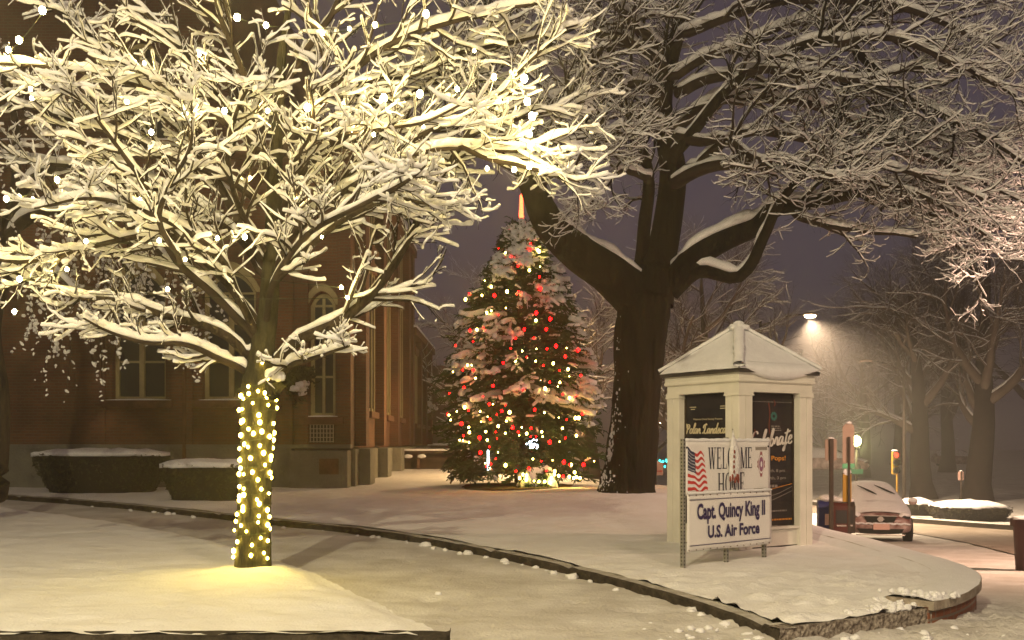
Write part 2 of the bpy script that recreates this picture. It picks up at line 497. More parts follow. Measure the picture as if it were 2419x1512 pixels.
# the island lawn and its kerb
KP = [(-30, 1163), (0, 1168), (200, 1181), (390, 1199), (560, 1217), (660, 1228), (785, 1239), (900, 1253), (999, 1268), (1150, 1296), (1292, 1324), (1410, 1353), (1520, 1380), (1631, 1412), (1720, 1442), (1800, 1470), (1840, 1482)]
kerb = [pix(x, y, lawn_z) for x, y in KP]
kerb.insert(0, kerb[0] + Vector((-4, 0.3, 0.0)))
def resample(P, step):
    P = [Vector(p) for p in P]
    out = [P[0]]
    for a, b in zip(P, P[1:]):
        k = max(1, int((b - a).length / step))
        for j in range(1, k + 1): out.append(a.lerp(b, j / k))
    return out
def smooth_line(P, it=2):
    P = [Vector(p) for p in P]
    for _ in range(it):
        Q = [P[0]]
        for a, b in zip(P, P[1:]):
            Q += [a.lerp(b, .25), a.lerp(b, .75)]
        Q.append(P[-1]); P = Q
    return P
def offset(P, d):
    out = []
    for i, p in enumerate(P):
        a = P[max(0, i - 1)]; b = P[min(len(P) - 1, i + 1)]
        t = Vector((b.x - a.x, b.y - a.y, 0)).normalized()
        out.append(Vector((p.x - t.y * d, p.y + t.x * d, p.z)))
    return out
kerb_s = resample(smooth_line(kerb), 0.12)
# kerb stones: dark face and frosted top, split into stones by dark joints
rk = random.Random(5)
V, Fc, MI = [], [], []
inn = offset(kerb_s, 0.17)
L = 0
for i, (p, q) in enumerate(zip(kerb_s, inn)):
    if i: L += (p - kerb_s[i - 1]).length
    joint = (L % 1.85) < 0.10
    w = 0.012 * fract(p.x, p.y, 0, 3)
    zt = lawn_z(p.x, p.y) - 0.012 + w - (0.03 if joint else 0)
    n = (p - q).normalized()
    pin = -0.03 if joint else 0.0
    pf = p + n * (w * 0.8 + pin)
    V += [(pf.x, pf.y, ground_z(p.x, p.y) - 0.08), (pf.x, pf.y, zt - 0.02), (pf.x - n.x * .02, pf.y - n.y * .02, zt), (q.x, q.y, zt + 0.004)]
    if i:
        b = 4 * i
        for k in range(3):
            Fc.append((b - 4 + k, b - 4 + k + 1, b + k + 1, b + k)); MI.append(0 if k < 2 else 1)
ko = mk('kerb', V, Fc, [M_KERB, M_KERBTOP], None, False, MI)
tag(ko, kind='structure')

CAPO = [(2205, 1420), (2262, 1408), (2306, 1388), (2323, 1365), (2303, 1343), (2235, 1319), (2150, 1297), (2059, 1271), (1919, 1241)]
cap_z = lambda x, y: lawn_z(x, y) + 0.07
capo = [pix(x, y, cap_z) for x, y in CAPO]
for y in (19, 21.5, 24, 27, 30, 33, 36): capo.append(Vector((edge_x(y), y, cap_z(edge_x(y), y))))
capo = resample(smooth_line(capo), 0.18)
capi = offset(capo, 0.46)
fr0 = pix(1840, 1482, lawn_z); fr1 = pix(2198, 1435, lawn_z)
lawn_poly = [(p.x, p.y) for p in offset(kerb_s, 0.14)][::4]
lawn_poly += [(fr0.x + .03, fr0.y + .02), (fr1.x, fr1.y + .02)]
lawn_poly += [(p.x, p.y) for p in offset(capo, 0.30)][::2]
lawn_poly += [(-1.5, 42), (-2, 52), (-17, 52), (-17, 26)]
def lawn_disp(x, y):
    z = lawn_z(x, y) + 0.004
    if y < 32:
        d = abs(fract(x, y, 7, 1.6, 4))
        z += 0.016 * fract(x, y, 4, 0.8) + 0.010 * fract(x, y, 9, 4, 2)
        r = sstep(12.5, 10.5, y) * sstep(-0.5, 2.5, x)
        z += r * (0.075 * max(0, fract(x * .9, y * 1.2, 2, 5.2, 2)))
        f = math.hypot((x - 3.05) / 0.55, (y - 9.15) / 0.25)      # churned ridge by the cap stone
        z += 0.07 * max(0, 1 - f) * abs(fract(x, y, 11, 8, 2)) * 2
        f2 = math.hypot((x - 4.6) / 0.5, (y - 12.3) / 0.25)
        z += 0.03 * max(0, 1 - f2) * abs(fract(x, y, 13, 7, 2)) * 2
    return z
lawn, _ = sheet('lawn', lawn_poly, lawn_disp, M_LAWN, 0.24, 0.085, 13.5)
tag(lawn, kind='structure')

# foreground lawn on the left
LP = [(-60, 1186), (0, 1191), (170, 1212), (340, 1235), (545, 1274), (701, 1324), (785, 1361), (925, 1422), (1030, 1471), (1058, 1490)]
fz_left = lambda x, y: up_z(x, y) + 0.10
edge = [pix(x, y, fz_left) for x, y in LP]
edge.insert(0, edge[0] + Vector((-5, .2, 0)))
edge = resample(smooth_line(edge), .15)
edge_np = np.array([(p.x, p.y) for p in edge])
front_y = pix(500, 1502, fz_left).y
corner = pix(1045, 1506, fz_left)
left_poly = [(p.x, p.y) for p in edge] + [(corner.x, front_y + .02), (corner.x - .2, front_y - .02), (-3, front_y), (-9, front_y), (edge[0].x, front_y)]
TX, TY = (597 - CX) / F * 11.2, 11.2
def left_disp(x, y):
    d = math.sqrt(np.min((edge_np[:, 0] - x) ** 2 + (edge_np[:, 1] - y) ** 2))
    z = up_z(x, y) + 0.015 + 0.105 * sstep(-0.03, 0.42, d)
    z += 0.020 * fract(x * .8, y * 1.3, 2, 1.2) * sstep(0, .6, d) + 0.022 * fract(x * .8, y * 1.2, 5, 3.0, 2)
    z += 0.07 * math.exp(-((x - TX) ** 2 + (y - TY) ** 2) / 0.25)
    if y < front_y + .9: z += 0.02 * abs(fract(x, y, 8, 6, 3))
    return z
ll, _ = sheet('front_lawn', left_poly, left_disp, M_LAWN, 0.16, 0.085, 12.0, 3)
tag(ll, kind='structure')
# its granite kerb along the near street
m = []
kx = np.arange(-10, corner.x, .1)
V, Fc = [], []
pts = [Vector((x, front_y, 0)) for x in kx] + [Vector((corner.x + .05 * math.sin(a), front_y + .10 - .10 * math.cos(a), 0)) for a in np.linspace(0, 2.2, 8)]
for i, p in enumerate(pts):
    w = 0.012 * fract(p.x, 0, 2, 5)
    V += [(p.x, p.y - .03 + w, -.1), (p.x, p.y - .025 + w, .105 + w), (p.x, p.y + .08, .125 + w)]
    if i:
        b = 3 * i
        Fc += [(b - 3, b - 2, b + 1, b), (b - 2, b - 1, b + 2, b + 1)]
tag(mk('front_kerb', V, Fc, M_KERB), kind='structure')

# clods of snow knocked against the kerb, the path and the corner
V, Fq = [], []
bmc = MB(); rc = random.Random(11)
for k in range(46):
    p = kerb_s[int(len(kerb_s) * (0.35 + 0.64 * rc.random() ** 0.7))]
    x, y = p.x - rc.uniform(0, .12), p.y - rc.uniform(.0, .16)
    s = rc.uniform(.008, .034) * (1.6 if rc.random() < .15 else 1)
    bmc.ball((x, y, ground_z(x, y) + s * .3), (s * 1.6, s * 1.2, s), 2, 0, .5, k)
for k in range(110):
    x, y = rc.uniform(1.0, 5.6), rc.uniform(7.6, 9.4)
    if y > 9.0 - abs(x - 2.6) * .15: y -= .9
    s = rc.uniform(.007, .030)
    bmc.ball((x, y, ground_z(x, y) + s * .4), (s * 1.5, s * 1.3, s), 2, 0, .5, k)
for k in range(46):
    f = rc.gauss(.72, .14)
    p = fr0.lerp(fr1, min(1, max(0, f)))
    x, y = p.x + rc.uniform(-.05, .05), p.y + abs(rc.gauss(.14, .12)) + .03
    s = rc.uniform(.012, .035)
    bmc.ball((x, y, lawn_z(x, y) + s * .7), (s * 1.3, s * 1.2, s * 1.1), 2, 0, .5, k)
for k in range(26):
    p = capo[0].lerp(capi[0], rc.random()) + Vector((rc.uniform(-.05, .35), rc.uniform(.05, .25), 0))
    s = rc.uniform(.012, .032)
    bmc.ball((p.x, p.y, cap_z(p.x, p.y) + s * .8), (s * 1.3, s, s * 1.2), 2, 0, .5, k)
for (x, y) in ((1035, 1405), (1710, 1398)):
    p = pix(x, y, ground_z); s = .025
    bmc.ball((p.x, p.y, p.z + .01), (s * 1.4, s, s), 2, 0, .4, 3)
tag(bmc.build('snow_clods', M_SNOW, None, True), kind='stuff')

# retaining wall with a curved end: granite kerbstone, brick base, cap stone and the snow on it
rw = empty('retaining_wall', (fr1.x, fr1.y, 0), 0, 'low curved brick retaining wall with a snowy cap stone at the lawn corner', 'wall')
def loc(p): return Vector(p) - Vector((fr1.x, fr1.y, 0))
gm = MB()
P = resample([fr0, fr1], .035)
V, Fc = [], []
d = (fr1 - fr0).normalized(); nrm = Vector((d.y, -d.x, 0))
for i, p in enumerate(P):
    zt = lawn_z(p.x, p.y)
    for k in range(6):
        f = k / 5
        r = 0.020 * fract(p.x, p.y, f * 2, 14, 3) if k < 5 else 0
        q = p + nrm * (r + .005)
        V.append(loc((q.x, q.y, -.12 * (1 - f) + (zt - .006) * f)))
    q = p - nrm * .12
    V.append(loc((q.x, q.y, zt - .004)))
    if i:
        b = 7 * i
        for k in range(6): Fc.append((b - 7 + k, b - 6 + k, b + 1 + k, b + k))
mk('granite_kerbstone', V, Fc, M_GRANITE, rw)
V, Fc = [], []
wl_in = offset(capo, 0.05)
for i, p in enumerate(wl_in):
    zc = cap_z(p.x, p.y) - .075
    V += [loc((p.x, p.y, ground_z(p.x, p.y) - .25)), loc((p.x, p.y, zc + .02))]
    if i:
        b = 2 * i; Fc.append((b - 2, b - 1, b + 1, b))
a, b2 = wl_in[0], capi[0]
k0 = len(V)
V += [loc((a.x, a.y, -.2)), loc((a.x, a.y, cap_z(a.x, a.y) - .06)), loc((b2.x, b2.y, cap_z(a.x, a.y) - .06)), loc((b2.x, b2.y, -.2))]
Fc.append((k0, k0 + 3, k0 + 2, k0 + 1))
mk('brick_base', V, Fc, M_WALLBRICK, rw)
V, Fc = [], []
for i, (p, q) in enumerate(zip(capo, capi)):
    zt = cap_z(p.x, p.y)
    V += [loc((p.x, p.y, zt - .085)), loc((p.x, p.y, zt - .008)), loc((q.x, q.y, zt - .008)), loc((q.x, q.y, zt - .085))]
    if i:
        b = 4 * i
        for k in range(4): Fc.append((b - 4 + k, b - 4 + (k + 1) % 4, b + (k + 1) % 4, b + k))
Fc.append((0, 3, 2, 1))
mk('cap_stone', V, Fc, M_CAP, rw)
V, Fc = [], []
for i, (p, q) in enumerate(zip(capo, capi)):
    for k in range(5):
        f = k / 4
        r = p.lerp(q, .02 + f * 1.1)
        zt = cap_z(r.x, r.y) + .022 * math.sin(min(1, max(0.0, f)) * PI) ** .4 + .006 * fract(r.x, r.y, 3, 5)
        if k == 4:
            r = p.lerp(q, 1.45); zt = lawn_z(r.x, r.y) - .02
        V.append(loc((r.x, r.y, zt - (.004 if k in (0,) else 0))))
    if i:
        b = 5 * i
        for k in range(4): Fc.append((b - 5 + k, b - 4 + k, b + 1 + k, b + k))
mk('cap_snow', V, Fc, M_SNOW, rw, True)

# the road to the right, a sheet 6 mm over the ground, and the far kerb
near_e = [(1700, 1190), (1930, 1212), (2150, 1260), (2280, 1283), (2418, 1318), (2560, 1352)]
far_e = [(1700, 1166), (1930, 1196), (2150, 1236), (2290, 1247), (2418, 1256), (2560, 1266)]
NE = [pix(x, y, ground_z) for x, y in near_e]; FE = [pix(x, y, ground_z) for x, y in far_e]
V, Fc = [], []
N_ = 30
for i in range(N_ + 1):
    u = i / N_ * (len(NE) - 1); a = min(int(u), len(NE) - 2); f = u - a
    p, q = NE[a].lerp(NE[a + 1], f), FE[a].lerp(FE[a + 1], f)
    for k in range(13):
        r = p.lerp(q, k / 12)
        V.append((r.x, r.y, ground_z(r.x, r.y) + .03))
    if i:
        b = 13 * i
        for k in range(12): Fc.append((b - 13 + k, b - 12 + k, b + 1 + k, b + k))
tag(mk('road', V, Fc, M_ROAD, None, True), kind='structure')
V, Fc = [], []
FK = resample(FE, .5); FI = offset(FK, .6 if FE[-1].x > FE[0].x else -.6)
for i, (p, q) in enumerate(zip(FK, FI)):
    z = ground_z(p.x, p.y)
    V += [(p.x, p.y, z - .05), (p.x, p.y, z + .22), (q.x, q.y, ground_z(q.x, q.y) + .24), (q.x * 1.03, q.y * 1.03, ground_z(q.x, q.y) - .1)]
    if i:
        b = 4 * i
        Fc += [(b - 4 + k, b - 3 + k, b + 1 + k, b + k) for k in range(3)]
fk = mk('far_kerb', V, Fc, [M_KERB, M_GROUND], None, False, [0 if i % 3 == 0 else 1 for i in range(len(Fc))])
tag(fk, kind='structure')

# bare turf under the decorated tree
tb = pix(1225, 1152, lawn_z)
V = []; n = 40
for r in range(6):
    for k in range(n):
        a = 2 * PI * k / n
        f = r / 5 * (1 + .12 * fract(math.cos(a), math.sin(a), 2, 1.5))
        x, y = 0.15 + 1.45 * f * math.cos(a), 25.4 + 1.9 * f * math.sin(a)
        V.append((x, y, lawn_z(x, y) + .03 + .05 * (1 - r / 5) + .02 * fract(x, y, 0, 3)))
Fc = [(r * n + k, r * n + (k + 1) % n, (r + 1) * n + (k + 1) % n, (r + 1) * n + k) for r in range(5) for k in range(n)]
tag(mk('bare_turf', V, Fc, M_GRASS, None, True), kind='structure')

# ------------------------------------------------------------------ the brick hall
BY = 26.0
def bx(x): return (x - CX) / F * BY
def bz(y): return CAM_Z - (y - HY) * BY / F
hall = empty('brick_hall', (bx(825), BY, 0.2), 0, 'tall red brick civic hall with arched windows and a grey stone base', 'building')
O = Vector((bx(825), BY, 0.2))
def hl(x, y, z): return Vector((x, y, z)) - O
XR = bx(825); XL = -19.0
XT = bx(540)
def holed_wall(name, x0, x1, z0, z1, holes, y, m, parent, thick=0.35):
    """front wall with arched openings; holes: (xa, xb, sill, spring, crown)"""
    mb = MB(); bm = mb.bm
    xs_ = sorted({x0, x1} | {h[0] for h in holes} | {h[1] for h in holes})
    for a, b in zip(xs_, xs_[1:]):
        hs = [h for h in holes if h[0] <= a + 1e-6 and h[1] >= b - 1e-6]
        if not hs:
            mb.poly([hl(a, y, z0), hl(b, y, z0), hl(b, y, z1), hl(a, y, z1)])
        else:
            h = hs[0]
            mb.poly([hl(a, y, z0), hl(b, y, z0), hl(b, y, h[2]), hl(a, y, h[2])])
            n = 10; w = b - a
            arc = [(a + w * i / n, h[3] + (h[4] - h[3]) * math.sin(PI * i / n) ** .8) for i in range(n + 1)]
            for (xa, za), (xb, zb) in zip(arc, arc[1:]):
                mb.poly([hl(xa, y, za), hl(xb, y, zb), hl(xb, y, z1), hl(xa, y, z1)])
                mb.poly([hl(xa, y, za), hl(xb, y, zb), hl(xb, y + thick, zb), hl(xa, y + thick, za)])
            mb.poly([hl(a, y, h[2]), hl(a, y, h[3]), hl(a, y + thick, h[3]), hl(a, y + thick, h[2])])
            mb.poly([hl(b, y, h[2]), hl(b, y, h[3]), hl(b, y + thick, h[3]), hl(b, y + thick, h[2])])
            mb.poly([hl(a, y, h[2]), hl(b, y, h[2]), hl(b, y + thick, h[2]), hl(a, y + thick, h[2])])
    return mb.build(name, m, parent)
WIN = [(bx(265), bx(391), bz(945), bz(690), bz(638)), (bx(478), bx(604), bz(945), bz(690), bz(638)), (bx(730), bx(792), bz(984), bz(720), bz(690)),
       (bx(265), bx(391), bz(330), bz(150), bz(95))]
Z0, ZE, ZT = 0.0, 9.1, 15.5
holed_wall('wall', XL, XR, 1.45, ZE, WIN[:3], BY, M_BRICK, hall)
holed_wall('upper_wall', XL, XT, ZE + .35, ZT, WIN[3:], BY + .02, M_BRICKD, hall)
def arch_window(h, muntins=True):
    a, b, s, sp, c = h
    y = BY + .22
    w = b - a
    fr = MB(); n = 10; t = .10
    arc = [(a + w * i / n, sp + (c - sp) * math.sin(PI * i / n) ** .8) for i in range(n + 1)]
    arci = [(a + t + (w - 2 * t) * i / n, sp + (c - sp - t) * math.sin(PI * i / n) ** .8) for i in range(n + 1)]
    for k in range(n):
        fr.prism([hl(arc[k][0], y, arc[k][1]), hl(arc[k + 1][0], y, arc[k + 1][1]), hl(arci[k + 1][0], y, arci[k + 1][1]), hl(arci[k][0], y, arci[k][1])], (0, .1, 0))
    zz = (s + sp) / 2
    fr.box(hl(a + t / 2, y + .05, zz), (t, .1, sp - s)); fr.box(hl(b - t / 2, y + .05, zz), (t, .1, sp - s))
    fr.box(hl((a + b) / 2, y + .05, s + t / 2), (w - 2 * t, .096, t))
    fr.box(hl((a + b) / 2, y + .05, (s + t + c - t) / 2), (.13 if w > 1 else .07, .13, c - s - 2 * t))
    if muntins:
        for zm in (s + (sp - s) * .36, s + (sp - s) * .72, sp):
            fr.box(hl((a + b) / 2, y + .05, zm), (w - 2 * t - .01, .085, .055))
    f = fr.build('window', M_FRAME, hall)
    g_ = MB()
    pts = [hl(a + .02, y + .07, s)] + [hl(x, y + .07, z) for x, z in arc] + [hl(b - .02, y + .07, s)]
    g_.poly(pts)
    g_.build('pane', M_GLASS, f)
    sm = MB()
    sm.box(hl((a + b) / 2, BY - .02, s - .11), (w + .46, .26, .20), bev=.02)
    sm.build('sill', M_BROWNSTONE, f)
    sn = MB(); sn.ball(hl((a + b) / 2, BY - .02, s - .005), (w / 2 + .16, .12, .035), 3, 0, .3, a)
    sn.build('sill_snow', M_SNOW, f, True)
for h in WIN: arch_window(h)
# hood mouldings over the arches
for h in WIN[:3]:
    a, b, s, sp, c = h
    mb = MB(); n = 12
    for k in range(n):
        t0, t1 = k / n, (k + 1) / n
        p = [(a - .02 + (b - a + .04) * t, sp + (c - sp + .02) * math.sin(PI * t) ** .8) for t in (t0, t1)]
        q = [(a - .16 + (b - a + .32) * t, sp + (c - sp + .22) * math.sin(PI * t) ** .8) for t in (t0, t1)]
        mb.prism([hl(p[0][0], BY - .06, p[0][1]), hl(p[1][0], BY - .06, p[1][1]), hl(q[1][0], BY - .06, q[1][1]), hl(q[0][0], BY - .06, q[0][1])], (0, .055, 0))
    mb.build('hood_moulding', M_FRAME, hall)
# stone base, water table, cornice, pilasters of the front
mb = MB()
mb.box(hl((XL + bx(690)) / 2, BY + .10, .65), (bx(690) - XL, .40, 1.6))
mb.build('stone_base', M_STONE, hall)
mb = MB()
mb.box(hl((bx(690) + bx(826)) / 2, BY - .02, .62), (bx(826) - bx(690), .70, 1.54), bev=.02)
mb.box(hl((bx(755) + bx(812)) / 2, BY - .38, .78), (bx(812) - bx(755), .05, .92))
mb.box(hl((bx(755) + bx(812)) / 2, BY - .39, .98), (bx(806) - bx(761), .08, .40), mi=1)
mb.build('corner_plinth', [M_STONE, M_BROWNSTONE], hall)
MB().box(hl((XL + XR) / 2, BY + .03, 1.49), (XR - XL + .1, .30, .12), bev=.02).build('water_table', M_STONE, hall)
mb = MB()
mb.box(hl((XL + XR) / 2, BY + .05, ZE + .05), (XR - XL + .2, .5, .18)); mb.box(hl((XL + XR) / 2, BY - .05, ZE + .22), (XR - XL + .5, .6, .14))
mb.build('cornice', M_BROWNSTONE, hall)
MB().box(hl((XL + XR) / 2, BY - .05, ZE + .315), (XR - XL + .5, .6, .05)).build('cornice_snow', M_SNOW, hall)
for x in (bx(30) - .9, bx(225), bx(432), bx(668), bx(714), bx(814)):
    MB().box(hl(x, BY - .03, 5.2), (.34 if x > bx(700) else .55, .14, 7.3), bev=.01).build('pilaster', M_BRICK, hall)
m2 = MB()
m2.box(hl((bx(732) + bx(790)) / 2, BY - .02, bz(1018)), (bx(790) - bx(732), .05, .62))
m2.build('grille_backing', M_BLACK, hall)
m2 = MB()
for i in range(8): m2.box(hl(bx(734) + (bx(788) - bx(734)) * i / 7, BY - .055, bz(1018)), (.025, .02, .60))
for i in range(6): m2.box(hl((bx(732) + bx(790)) / 2, BY - .060, bz(1018) - .28 + .112 * i), (bx(790) - bx(732), .016, .022))
m2.build('grille', M_LATTICE, hall)
# downpipe on the front
MB().cyl(hl(bx(438), BY - .1, .3), hl(bx(438), BY - .1, 9.0), .05, .05, 8).build('downpipe', M_BROWNSTONE, hall)
# side wing running away from us: tall part, lower part
Y1, Y2 = 40.2, 49.7
mb = MB()
mb.poly([hl(XR, BY, 1.45), hl(XR, Y1, 1.45), hl(XR, Y1, ZE), hl(XR, BY, ZE)])
mb.poly([hl(XR, Y1, 6.0), hl(XR, Y1, ZE), hl(XR - 8, Y1, ZE), hl(XR - 8, Y1, 6.0)])
mb.build('side_wall', M_BRICK, hall)
mb = MB()
mb.poly([hl(XR + .03, Y1, 1.45), hl(XR + .03, Y2, 1.45), hl(XR + .03, Y2, 6.05), hl(XR + .03, Y1, 6.05)])
mb.poly([hl(XR + .03, Y2, 0), hl(XR - 8, Y2, 0), hl(XR - 8, Y2, 6.05), hl(XR + .03, Y2, 6.05)])
mb.poly([hl(XR + .03, Y1, 1.45), hl(XR + .03, Y1, 6.05), hl(XR, Y1, 6.05), hl(XR, Y1, 1.45)])
mb.build('rear_wall', M_BRICK, hall)
MB().box(hl(XR - .1, (BY + Y2) / 2 + .1, .62), (.44, Y2 - BY - .3, 1.62)).build('side_base', M_STONE, hall)
for z, y0, y1, t in ((ZE + .10, BY, Y1, .3), (6.1, Y1, Y2, .3)):
    MB().box(hl(XR + .1, (y0 + y1) / 2, z), (.6, y1 - y0 + .3, .28)).build('eave', M_BROWNSTONE, hall)
    MB().box(hl(XR + .1, (y0 + y1) / 2, z + .19), (.62, y1 - y0 + .3, .09)).build('eave_snow', M_SNOW, hall)
mb = MB()
mb.poly([hl(XL, BY, ZE + .2), hl(XR, BY, ZE + .2), hl(XR - 4, BY + 6, ZE + 1.6), hl(XL, BY + 6, ZE + 1.6)])
mb.poly([hl(XR, BY, ZE + .2), hl(XR, Y1, ZE + .2), hl(XR - 4, Y1, ZE + 1.6), hl(XR - 4, BY + 6, ZE + 1.6)])
mb.poly([hl(XR, Y1, 6.2), hl(XR, Y2, 6.2), hl(XR - 5, Y2, 7.2), hl(XR - 5, Y1, 7.2)])
mb.build('roof', M_ROOF, hall)
mb = MB()
mb.poly([hl(XT, BY + .02, ZE), hl(XT, BY + 12, ZE), hl(XT, BY + 12, ZT), hl(XT, BY + .02, ZT)])
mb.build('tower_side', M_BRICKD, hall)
def side_bay(y, zlo, zhi, w, x=XR):
    mb = MB()
    mb.box(hl(x + .04, y, (zlo + zhi) / 2), (.12, w, zhi - zlo)); mb.box(hl(x + .09, y, (zlo + zhi) / 2), (.10, .10, zhi - zlo))
    mb.box(hl(x + .09, y - w / 2 + .06, (zlo + zhi) / 2), (.10, .10, zhi - zlo)); mb.box(hl(x + .09, y + w / 2 - .06, (zlo + zhi) / 2), (.10, .10, zhi - zlo))
    f = mb.build('window', M_FRAME, hall)
    MB().box(hl(x + .105, y, (zlo + zhi) / 2), (.02, w - .2, zhi - zlo - .2)).build('pane', M_GLASS, f)
    MB().box(hl(x + .1, y, zlo - .1), (.3, w + .3, .18)).build('sill', M_BROWNSTONE, f)
    MB().box(hl(x + .08, y, zhi + .15), (.22, w + .3, .3)).build('lintel', M_BROWNSTONE, f)
for y in (29.2, 33.0, 36.8): side_bay(y, 2.5, 6.6, 1.3)
for y in (29.2, 33.0, 36.8): side_bay(y, 7.3, 8.7, 1.1)
for y in (42.4, 45.0, 47.6): side_bay(y, 2.4, 5.3, 1.0, XR + .03)
for y in (27.3, 31.1, 34.9, 38.7, 40.2, 43.7, 46.3, 49.4):
    zt = 9.0 if y < 40.3 else 5.9
    MB().box(hl(XR + .12, y, zt / 2 + .8), (.34, .62, zt - 1.4)).build('side_pilaster', M_BRICK, hall)
for y in (27.3, 31.1, 34.9, 38.7, 43.7, 46.3):
    MB().box(hl(XR + .18, y, .75), (.5, .9, 1.35), bev=.03).build('stone_pier', M_STONE, hall)

def leafy(name, m, n, fn, size, parent=None, seed=0, kind=None):
    """many small leaf faces; fn(rng) gives a centre"""
    r = np.random.default_rng(seed)
    c = fn(r, n)
    a = r.normal(size=(n, 3)); a /= np.linalg.norm(a, axis=1)[:, None]
    b = r.normal(size=(n, 3)); b -= a * np.sum(a * b, 1)[:, None]; b /= np.linalg.norm(b, axis=1)[:, None]
    s = size * r.uniform(.6, 1.4, (n, 1))
    V = np.stack([c - a * s, c - b * s * .5, c + a * s, c + b * s * .5], 1).reshape(-1, 3)
    o = mk(name, V, np.arange(4 * n).reshape(n, 4), m, parent)
    if kind: o['kind'] = kind
    return o
# snowy evergreen hung on the side wall, and a dark one over the small window
for (px, y, z, hgt, lab) in ((990, 47.0, 4.55, 1.6, 'snow-covered evergreen swag hanging at the far end of the brick hall'), (702, 25.75, 3.55, .75, 'dark evergreen swag hanging on the brick wall above the narrow window')):
    X = (px - CX) / F * y if px < 900 else XR + .45
    t = empty('evergreen_swag', (X, y, z), 0, lab, 'swag', 'evergreen swags on the hall')
    leafy('foliage', M_HEDGE, 1500, lambda r, n: np.stack([r.normal(0, .17, n), r.normal(0, .17 if px > 900 else .08, n), -np.abs(r.normal(0, .42, n)) * hgt], 1), .07, t, px)
    sm = MB(); rr = random.Random(px)
    for k in range(26 if px > 900 else 5):
        zz = -rr.random() * hgt
        sm.ball((rr.uniform(-.16, .22), rr.uniform(-.3, .05), zz + .1), (.13, .13, .09), 2, 0, .5, k)
    sm.build('snow_cover', M_SNOW, t, True)['kind'] = 'stuff'

# hedges clipped flat beneath the windows, snow on top
def hedge(base, sx, sy, h, label, seed, dome=.0, taper=.25):
    t = empty('clipped_hedge', base, 0, label, 'hedge', 'clipped hedges and bushes')
    def surf(r, n):
        u = r.uniform(-1, 1, n); v = r.uniform(-1, 1, n); w = r.uniform(0, 1, n)
        ang = r.uniform(0, 2 * PI, n); rad = np.sqrt(r.uniform(.55, 1.0, n))
        k = (1 - taper) + taper * np.minimum(1, w * 1.4)
        ex = 2.6
        cx, sx_ = np.cos(ang), np.sin(ang)
        x = np.sign(cx) * np.abs(cx) ** (2 / ex) * rad * sx * k
        y = np.sign(sx_) * np.abs(sx_) ** (2 / ex) * rad * sy * k
        return np.stack([x, y, w * h], 1)
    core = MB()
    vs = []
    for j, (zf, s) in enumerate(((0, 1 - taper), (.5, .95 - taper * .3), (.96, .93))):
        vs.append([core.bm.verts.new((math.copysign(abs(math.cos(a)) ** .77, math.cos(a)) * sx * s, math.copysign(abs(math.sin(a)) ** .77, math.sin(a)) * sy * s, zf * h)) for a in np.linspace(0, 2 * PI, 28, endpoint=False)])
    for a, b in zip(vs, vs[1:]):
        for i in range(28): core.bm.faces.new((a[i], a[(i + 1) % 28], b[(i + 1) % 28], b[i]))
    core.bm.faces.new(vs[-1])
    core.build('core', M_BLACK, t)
    leafy('foliage', M_HEDGE, int(2600 * sx * h) + 1500, surf, .055, t, seed)
    V, Fc = [], []
    n, R_ = 44, 9
    for r in range(R_):
        for k in range(n):
            a = 2 * PI * k / n
            f = min(1.0, r / (R_ - 3))
            c, s = math.cos(a), math.sin(a)
            w = 1 + (.07 if dome == 0 else .22) * fract(c * 2, s * 2, seed, 2) - (0 if dome == 0 else .10)
            x = math.copysign(abs(c) ** .77, c) * sx * f * 1.0 * w; y = math.copysign(abs(s) ** .77, s) * sy * f * w
            z = h + .10 * (1 - f ** 3) + dome * (1 - f ** 2.2) + .06 * fract(x, y, seed, 2.4) + .02
            if r == R_ - 2: z = h - .05 + .04 * fract(c * 4, s * 4, seed + 2, 2)
            if r == R_ - 1: z = h - .06; x *= .9; y *= .9
            V.append((x, y, z))
    Fc = [(r * n + k, r * n + (k + 1) % n, (r + 1) * n + (k + 1) % n, (r + 1) * n + k) for r in range(R_ - 1) for k in range(n)]
    mk('snow_cover', V, Fc, M_SNOW, t, True)
    return t
p = at(240, 1152, 24.3)
hedge((p.x, 24.35, lawn_z(p.x, 24.3) - .05), 1.62, .75, 0.98, 'dark clipped hedge flat with snow below the left arched window', 3)
p = at(478, 1192, 21.2)
hedge((p.x, 21.8, lawn_z(p.x, 21.8) - .05), 1.05, .62, 0.82, 'smaller dark hedge topped with snow just left of the lit tree trunk', 5)

# low shed with railings and a hip-roofed house behind the hall
sh = empty('low_shed', (-3.2, 36.0, .4), 0, 'low dark boarded shed with a snow-lined flat roof beside the brick hall', 'shed')
x0, x1 = (905 - CX) / F * 36 + 3.2, (1104 - CX) / F * 36 + 3.2
MB().box(((x0 + x1) / 2, 1.2, .2), (x1 - x0 - .2, 2.2, 1.3)).build('wall', M_WOOD, sh)
MB().box(((x0 + x1) / 2, 1.1, .84), (x1 - x0, 2.6, .10)).build('roof', M_WOOD, sh)
MB().box(((x0 + x1) / 2, 1.1, .93), (x1 - x0 - .02, 2.58, .06)).build('roof_snow', M_SNOW, sh)
MB().box(((x0 + x1) / 2, -.16, .62), (x1 - x0, .05, .05)).build('rail', M_WOOD, sh)
for f in (.02, .42, .98): MB().box((x0 + (x1 - x0) * f, -.1, .2), (.10, .10, 1.2)).build('post', M_BROWNSTONE, sh)
for f in (.30, .46): MB().ball((x0 + (x1 - x0) * f, -.16, .70), (.16, .06, .08), 2, 0, .2, f).build('snow_lump', M_SNOW, sh, True)
hb = empty('hip_roofed_house', (-3.0, 52, .4), 0, 'dark house with a snow-edged hip roof half hidden by the decorated tree', 'house')
x0, x1 = (985 - CX) / F * 52 + 3.0, (1150 - CX) / F * 52 + 3.0
